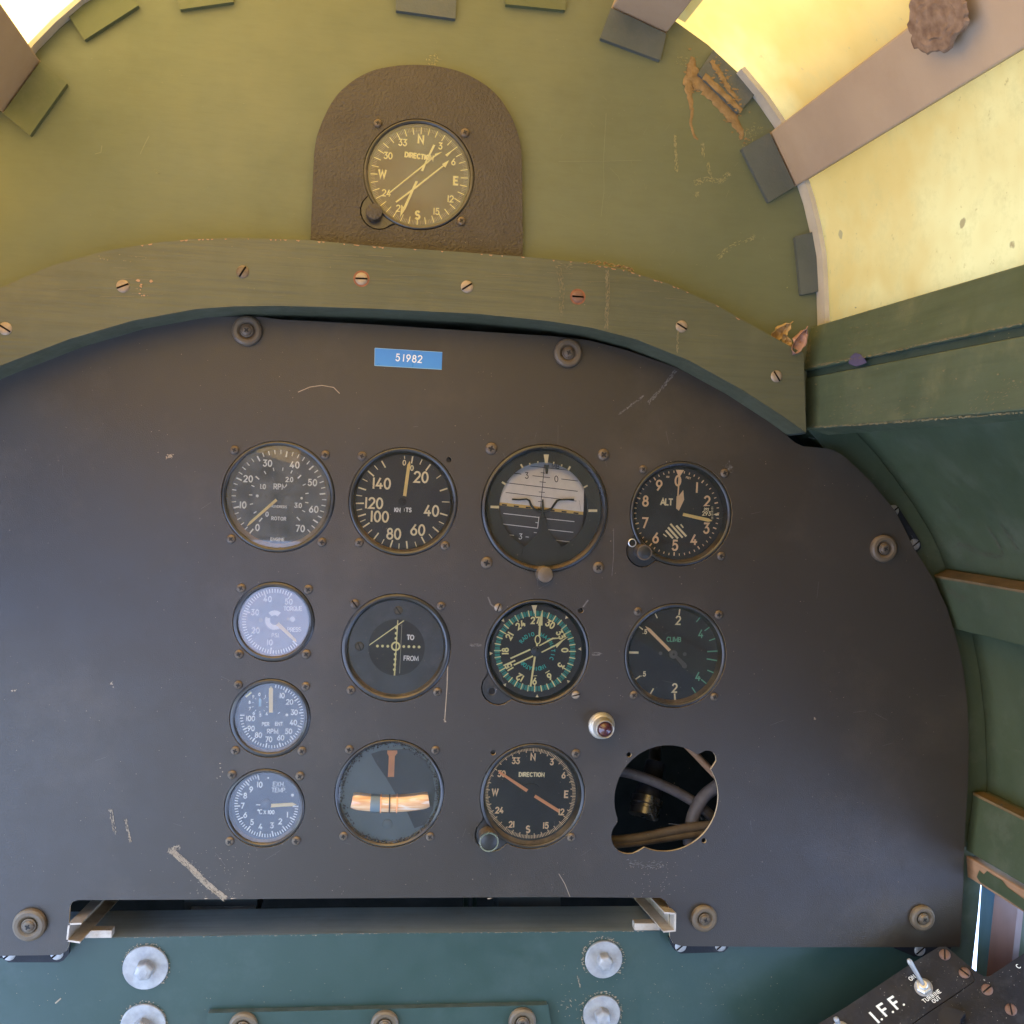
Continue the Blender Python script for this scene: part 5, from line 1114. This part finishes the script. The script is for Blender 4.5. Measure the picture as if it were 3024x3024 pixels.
for x, y, rt, pr in ((1070, 515, 50, ca), (1285, 712, -75, ca), (1530, 895, 5, cb2), (1790, 1112, 58, cb2)):
    c_ = C(x, y, .0006); cross_screw(c_, .0040, pr, rt, 'screw_red', .0008, -nC*-1, True, e1c, e2c) if False else cross_screw(c_, .0040, pr, rt, 'screw_red', .0012, -nC, True, e1c, e2c)
mb = MB()
def ctext(mb, s_, x, y, h, wd, dirx=None, gap=.2, lift=.0004):
    c_ = C(x, y, lift); k = h; e1 = dirx[0] if dirx else e1c; e2 = dirx[1] if dirx else e2c
    glyphs(mb, s_, lambda u, v_: c_+e1*(u*k)+e2*(v_*k), wd, gap)
up = (C(480, 960)-C(620, 1100))          # direction of letter tops in the photo
def img_axes(x, y, dx, dy, ux, uy):
    o_ = C(x, y); return ((C(x+dx, y+dy)-o_).normalized(), (C(x+ux, y+uy)-o_).normalized())
axs = img_axes(450, 1080, 120, -78, -100, -105)
mm_ = (C(450, 1080)-C(450, 1180)).length/100
for s_, x, y in (('I', 302, 1198), ('F', 408, 1112), ('F', 530, 1036)): ctext(mb, s_, x, y, 132*mm_, .2, axs)
for x, y in ((384, 1217), (505, 1137), (624, 1058)): mb.flat([C(x+13*cos(i*pi/6), y+13*sin(i*pi/6), .0004) for i in range(12)])
ctext(mb, 'TURBINE', 925, 965, 40*mm_, .2, axs, .36); ctext(mb, 'OUT', 975, 1000, 38*mm_, .2, axs, .3); ctext(mb, 'ON', 712, 765, 42*mm_, .2, axs, .3)
ctext(mb, 'LO', 940, 1225, 66*mm_, .16, img_axes(940, 1225, 100, -65, 60, 130), .2)
mb.build('lettering', 'ink_white', ca)
mb = MB()
ctext(mb, 'C', 1868, 640, 46*mm_, .16, axs, .2, .0012); mb.build('lettering', 'ink_white', cb2)
mb = MB()
for _ in range(230):
    x, y = random.uniform(100, 1900), random.uniform(420, 1300); s_ = random.choice([1.5, 2, 2.5, 4])
    if y < 1080-.66*x+40 or (x > 1100 and y < 640+.5*(x-1340) and x < 1560) or (x > 1560 and y < 760-.66*(x-1560)): continue
    mb.flat([C(x+s_*cos(i_*pi/3)*random.uniform(.6, 1.3), y+s_*sin(i_*pi/3), .0011) for i_ in range(6)])
mb.build('paint_specks', 'scuff_console', ca)['kind'] = 'stuff'
# toggle switches
def toggle(x, y, tipx, tipy, pr, tipL=.030):
    c_ = C(x, y, .0003); mb = MB()
    mb.lathe(c_, [(.0064, 0), (.0064, .0006), (.004, .0007)], 32, e1c, e2c, nC); o_ = mb.build('switch', 'galv', pr, smooth=True)
    mb = MB(); mb.lathe(c_, [(.0056, .0007), (.0056, .0034), (.0048, .0038), (.003, .004)], 6, e1c, e2c, nC); mb.lathe(c_, [(.0034, .004), (.0034, .0062), (.0028, .0068), (.001, .0068)], 24, e1c, e2c, nC); mb.build('nut', 'steel', o_)
    tip = onpl(2500+tipx/3.687, 2680+tipy/3.687, PC+nC*.021, nC); a = c_+nC*.0065
    mb = MB(); k = 12; mb.tube([a+(tip-a)*i/k for i in range(k+1)], [.0013+.0007*i/k for i in range(k)]+[.001], 14)
    q = tip; mb.build('lever', 'galv', o_, smooth=True)
toggle(838, 870, 672, 562, ca)
toggle(-60, 1340, -118, 1205, ca)
# rotary knob with pointer
mb = MB(); mb.prism([C(*p, .0105) for p in ((1000, 1150), (1075, 1075), (1300, 1140), (1240, 1225), (1235, 1420), (1010, 1400))], -nC*.010); mb.build('pointer_knob', 'plastic_black', ca, bevel=.0008)

# ------------------------------------------------------------------ debris: mud streak, leaves, straw, scuffs on the bulkhead
Yd = YB-.0002
mb = MB()
def mudline(mb, pts, rs, Y=Yd, n_=10):
    sp = []; 
    for i in range(len(pts)-1):
        for j in range(6):
            t_ = j/6; sp.append((pts[i][0]+(pts[i+1][0]-pts[i][0])*t_+random.uniform(-1.5, 1.5), pts[i][1]+(pts[i+1][1]-pts[i][1])*t_+random.uniform(-1.5, 1.5), rs[i]+(rs[i+1]-rs[i])*t_))
    mb.tube([W(x, y, Y) for x, y, r in sp], [r/FPX*(D+.03)*random.uniform(.8, 1.15) for x, y, r in sp], n_, flat_=.22, jit=.35)
mudline(mb, [(2046, 168), (2042, 200), (2050, 232), (2085, 255), (2120, 295), (2160, 345), (2188, 385), (2190, 415)], [8, 14, 26, 24, 20, 16, 10, 4])
mudline(mb, [(2050, 215), (2032, 240), (2036, 280), (2044, 330)], [18, 16, 9, 5])
mudline(mb, [(2044, 320), (2040, 370), (2052, 405), (2064, 413)], [5, 4, 4, 2])
mudline(mb, [(2080, 225), (2130, 270), (2165, 305), (2195, 330)], [10, 8, 9, 4], YB-.0043)
mudline(mb, [(2100, 180), (2122, 210), (2150, 260), (2185, 300)], [6, 8, 7, 4], YB-.0043)
for _ in range(170):
    i = random.choice([0, 0, 1]); P_ = ([(2046, 175), (2040, 235), (2100, 275), (2165, 350), (2190, 410)], [(2110, 190), (2150, 250), (2195, 330)])[i]
    j = random.randrange(len(P_)-1); t_ = random.random(); x = P_[j][0]+(P_[j+1][0]-P_[j][0])*t_+random.gauss(0, 13); y = P_[j][1]+(P_[j+1][1]-P_[j][1])*t_+random.gauss(0, 13); s_ = random.uniform(1, 5); a = random.random()*6
    mb.flat([W(x+s_*random.uniform(.6, 2)*cos(a+k_*pi/3), y+s_*random.uniform(.5, 1)*sin(a+k_*pi/3), YB-.0006 if i == 0 else YB-.0048) for k_ in range(6)])
tag(mb.build('mud_streak', 'mud_pale', smooth=True), 'orange-tan dried mud trail on the bulkhead beside the right canopy edge', 'mud')
mb = MB()
for pts in ([(1993, 400), (1995, 440), (1998, 505)], [(2075, 425), (2076, 465)], [(2090, 480), (2098, 520)]): streak(mb, pts, 9, Yd, .8, .6)
streak(mb, [(2050, 540), (2090, 530), (2130, 535), (2155, 510)], 16, Yd, 1., 2.); streak(mb, [(2185, 420), (2225, 390), (2245, 370)], 40, Yd, .7, 2.5); streak(mb, [(1995, 170), (2040, 190)], 30, Yd, .5, 2)
streak(mb, [(2120, 760), (2170, 720), (2230, 700)], 14, Yd, .5, 1.5); streak(mb, [(2050, 570), (2062, 575)], 14, Yd, 1.2, 2); streak(mb, [(1270, 165), (1290, 190)], 34, Yd, .7, 2.5)
mb.build('dust_marks', 'web', bpy.data.objects['bulkhead_board'])['kind'] = 'stuff'
mb = MB()
hair(mb, [(1650, 477), (1780, 476), (1895, 473)], 1.6, Yd); hair(mb, [(1790, 335), (1782, 480), (1784, 560), (1775, 640)], 1.5, Yd)
hair(mb, [(414, 455), (428, 425), (440, 402)], 2.5, Yd); hair(mb, [(280, 455), (298, 450), (301, 430)], 2, Yd); hair(mb, [(1800, 495), (1825, 520), (1832, 535)], 1.2, Yd)
flecks(mb, 110, 1250, 60, 2350, 820, Yd, 2.2); flecks(mb, 40, 100, 150, 900, 680, Yd, 1.8); flecks(mb, 4, 455, 500, 470, 512, Yd, 5)
for _ in range(40):
    x, y = random.uniform(1600, 2350), random.uniform(250, 850); hair(mb, [(x, y), (x+random.uniform(-14, 14), y+random.uniform(4, 22))], .8, Yd)
mb.build('faint_scratches', 'faint', bpy.data.objects['bulkhead_board'])['kind'] = 'stuff'
# purple smear and scuffs on the rails
def leaf(cx, cy, Y, s_, a, mat, label, curl=.5):
    mb = MB(); c_ = W(cx, cy, Y); nu, nv = 8, 6; vs = []
    for i in range(nu+1):
        for j in range(nv+1):
            u = i/nu*2-1; v_ = j/nv*2-1; wd = .45*(1-u*u)**.7*(1+.15*sin(9*u+a))
            x, y, z = u*s_, v_*wd*s_, curl*s_*(v_*v_*.5+u*u*.35)+s_*.45*noise.noise(V((u*2.6+a, v_*2.4, a)))
            vs.append(c_+V((x*cos(a)-y*sin(a), -z, x*sin(a)+y*cos(a))))
    fs = [(i*(nv+1)+j, i*(nv+1)+j+1, (i+1)*(nv+1)+j+1, (i+1)*(nv+1)+j) for i in range(nu) for j in range(nv)]
    mb.add(vs, fs); mb.tube([c_+V((cos(a)*s_, -curl*s_*.3, sin(a)*s_)), c_+V((cos(a)*s_*1.35, -curl*s_*.2, sin(a)*s_*1.3))], .0004, 6)
    o_ = mb.build('dry_leaf', mat, smooth=True); md = o_.modifiers.new('thick', 'SOLIDIFY'); md.thickness = .0002
    return tag(o_, label, 'leaf', 'dry leaves in the corner by the rail')
leaf(2298, 985, -.022, .0105, .75, 'leaf_a', 'tan curled dry leaf, the left one in the corner of the arch and rail', .7)
leaf(2322, 1010, -.026, .0065, -.9, 'leaf_a', 'small yellowish dry leaf low in the corner between two others', .5)
leaf(2356, 1012, -.032, .0105, 1.1, 'leaf_b', 'reddish brown dry leaf, nearest the rail in the corner', .6)
mb = MB()
for _ in range(26):
    x = random.uniform(1735, 1860); y = 775+(x-1735)*.18+random.uniform(-6, 4); a = random.uniform(-1, 1); ln = random.uniform(5, 16)
    mb.tube([W(x, y, YA+.001), W(x+ln*.5*cos(a), y-abs(ln*.3), YA+random.random()*.006), W(x+ln*cos(a), y+ln*sin(a)*.6, YA+.002)], .0004, 5)
tag(mb.build('straw_bits', 'mud_pale'), 'tangle of tiny straw bits on the top edge of the arch board', 'straw', kind='stuff')

# scuffs on the right side, laid on the real faces of the rails, stringers and wall
def facemap(a, b_, up_=.0005):
    n__ = (b_-a).cross(AX).normalized()
    if n__.dot(EYE-a) < 0: n__ = -n__
    return lambda x, y: onpl(x, y, a+n__*up_, n__)
def onwall(x, y):
    best = None
    for i in range(len(ws)-1):
        f_ = facemap(ws[i], ws[i+1]); p = f_(x, y); e = ws[i+1]-ws[i]; perp = e-AX*e.dot(AX); t_ = (p-ws[i]).dot(perp)/perp.length_squared
        if -.02 <= t_ <= 1.02: return p
    return facemap(ws[-2], ws[-1])(x, y)
W_ = W
fu = facemap(W_(2395, 966, YB-.002), W_(2374, 1094, YB-.002)); fl = facemap(W_(2380, 1116, YB-.002), W_(2380, 1268, YB-.002)); fs1 = facemap(W_(2760, 1700, YF-.004), W_(2810, 1855, YF-.004)); fs2 = facemap(W_(2874, 2345, YF-.004), W_(2853, 2512, YF-.004))
def W(x, y, Y=0.): return Y[0](x, y) if isinstance(Y, tuple) else W_(x, y, Y)
class FM(tuple):
    def __sub__(s_, o_): return s_
fu, fl, fs1, fs2, fw = FM((fu,)), FM((fl,)), FM((fs1,)), FM((fs2,)), FM((onwall,))
def marks(parent, mat, fn_, nm='scuff_marks'):
    mb = MB(); fn_(mb); mb.build(nm, mat, parent)['kind'] = 'stuff'
O = bpy.data.objects
marks(O['sill_rail'], 'scuff_olive', lambda mb: (streak(mb, [(2380, 1085), (2600, 1045), (2800, 1000), (3020, 955)], 6, fu, .5, .2), flecks(mb, 30, 2400, 900, 3020, 1000, fu, 3), streak(mb, [(2390, 1000), (2384, 1080)], 10, fu, .6), streak(mb, [(2500, 1000), (2700, 960)], 70, fu, .12, .6)))
marks(O['lower_sill_rail'], 'scuff_olive', lambda mb: (streak(mb, [(2390, 1262), (2600, 1250), (3020, 1218)], 6, fl, .5, .2), flecks(mb, 40, 2400, 1080, 3020, 1230, fl, 4), streak(mb, [(2450, 1220), (2750, 1190)], 60, fl, .25, 1.), streak(mb, [(2860, 1210), (3000, 1130)], 50, fl, .35, .8)))
def smear(mb):
    q = [(2505, 1072), (2512, 1052), (2526, 1042), (2540, 1046), (2552, 1058), (2560, 1070), (2548, 1076), (2530, 1082), (2516, 1078)]
    mb.flat([fu[0](x, y) for x, y in q])
marks(O['sill_rail'], 'purple_paint', smear, 'purple_smear'); del O['purple_smear']['kind']
marks(O['side_skin'], 'scuff_side', lambda mb: (streak(mb, [(2825, 1602), (2880, 1625), (2960, 1650)], 14, fw, .9, .3), streak(mb, [(2918, 1560), (2945, 1600), (2962, 1640)], 7, fw, .8, .3), streak(mb, [(2955, 1550), (2985, 1590), (3005, 1625)], 8, fw, .8, .3), streak(mb, [(2790, 1470), (2840, 1530)], 40, fw, .2, 1.2),
      streak(mb, [(2780, 1600), (2900, 1660)], 70, fw, .3, .8), flecks(mb, 40, 2600, 1320, 3020, 1680, fw, 2.4), flecks(mb, 30, 2900, 1900, 3020, 2300, fw, 4)))
marks(O['side_stringer'], 'scuff_side', lambda mb: (streak(mb, [(2795, 1745), (2850, 1775)], 24, fs1, .9, .4), streak(mb, [(2850, 1740), (3020, 1800)], 70, fs1, .25, .3), flecks(mb, 26, 2765, 1710, 2800, 1750, fs1, 2.4)))
marks(O['side_stringer.001'], 'scuff_side', lambda mb: (streak(mb, [(2880, 2400), (3020, 2520)], 90, fs2, .2, .5), flecks(mb, 30, 2870, 2370, 3020, 2540, fs2, 3)))
W = W_
# ------------------------------------------------------------------ behind the camera: floor, rear wall added to shape the light, blue-tinted ground
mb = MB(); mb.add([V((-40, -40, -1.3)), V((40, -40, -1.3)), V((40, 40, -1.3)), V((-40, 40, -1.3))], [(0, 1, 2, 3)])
tag(mb.build('ground', 'blue_bounce'), 'unseen ground outside the cockpit, tinted blue to throw cool light on the panel', 'ground', kind='structure')
mb = MB(); mb.box(V((.05, -.8, -.86)), V((.55, 0, 0)), V((0, .95, 0)), V((0, 0, .01)))
tag(mb.build('cockpit_floor', 'green_dark'), 'dark green cockpit floor below the frame of the photo', 'floor', kind='structure')
mb = MB(); mb.box(V((.42, -1.72, -.15)), V((.50, 0, 0)), V((0, .01, 0)), V((0, 0, .75))); mb.box(V((-.34, -1.72, .27)), V((.258, 0, 0)), V((0, .01, 0)), V((0, 0, .39)))  # added unseen wall, cut to shape daylight and dial reflections
tag(mb.build('rear_light_screen', 'green_dark'), 'unseen dark green rear wall, added to shape daylight and dial reflections', 'wall', kind='structure')
mb = MB(); q = W(2905, 2510, YF); mb.add([q+V((.006, 0, -.03)), q+V((.006, 0, -.03))-AX*1.7, V((q.x-.1, -1.7, -.86)), V((q.x-.1, -.25, -.86)), ], [(0, 1, 2, 3)])
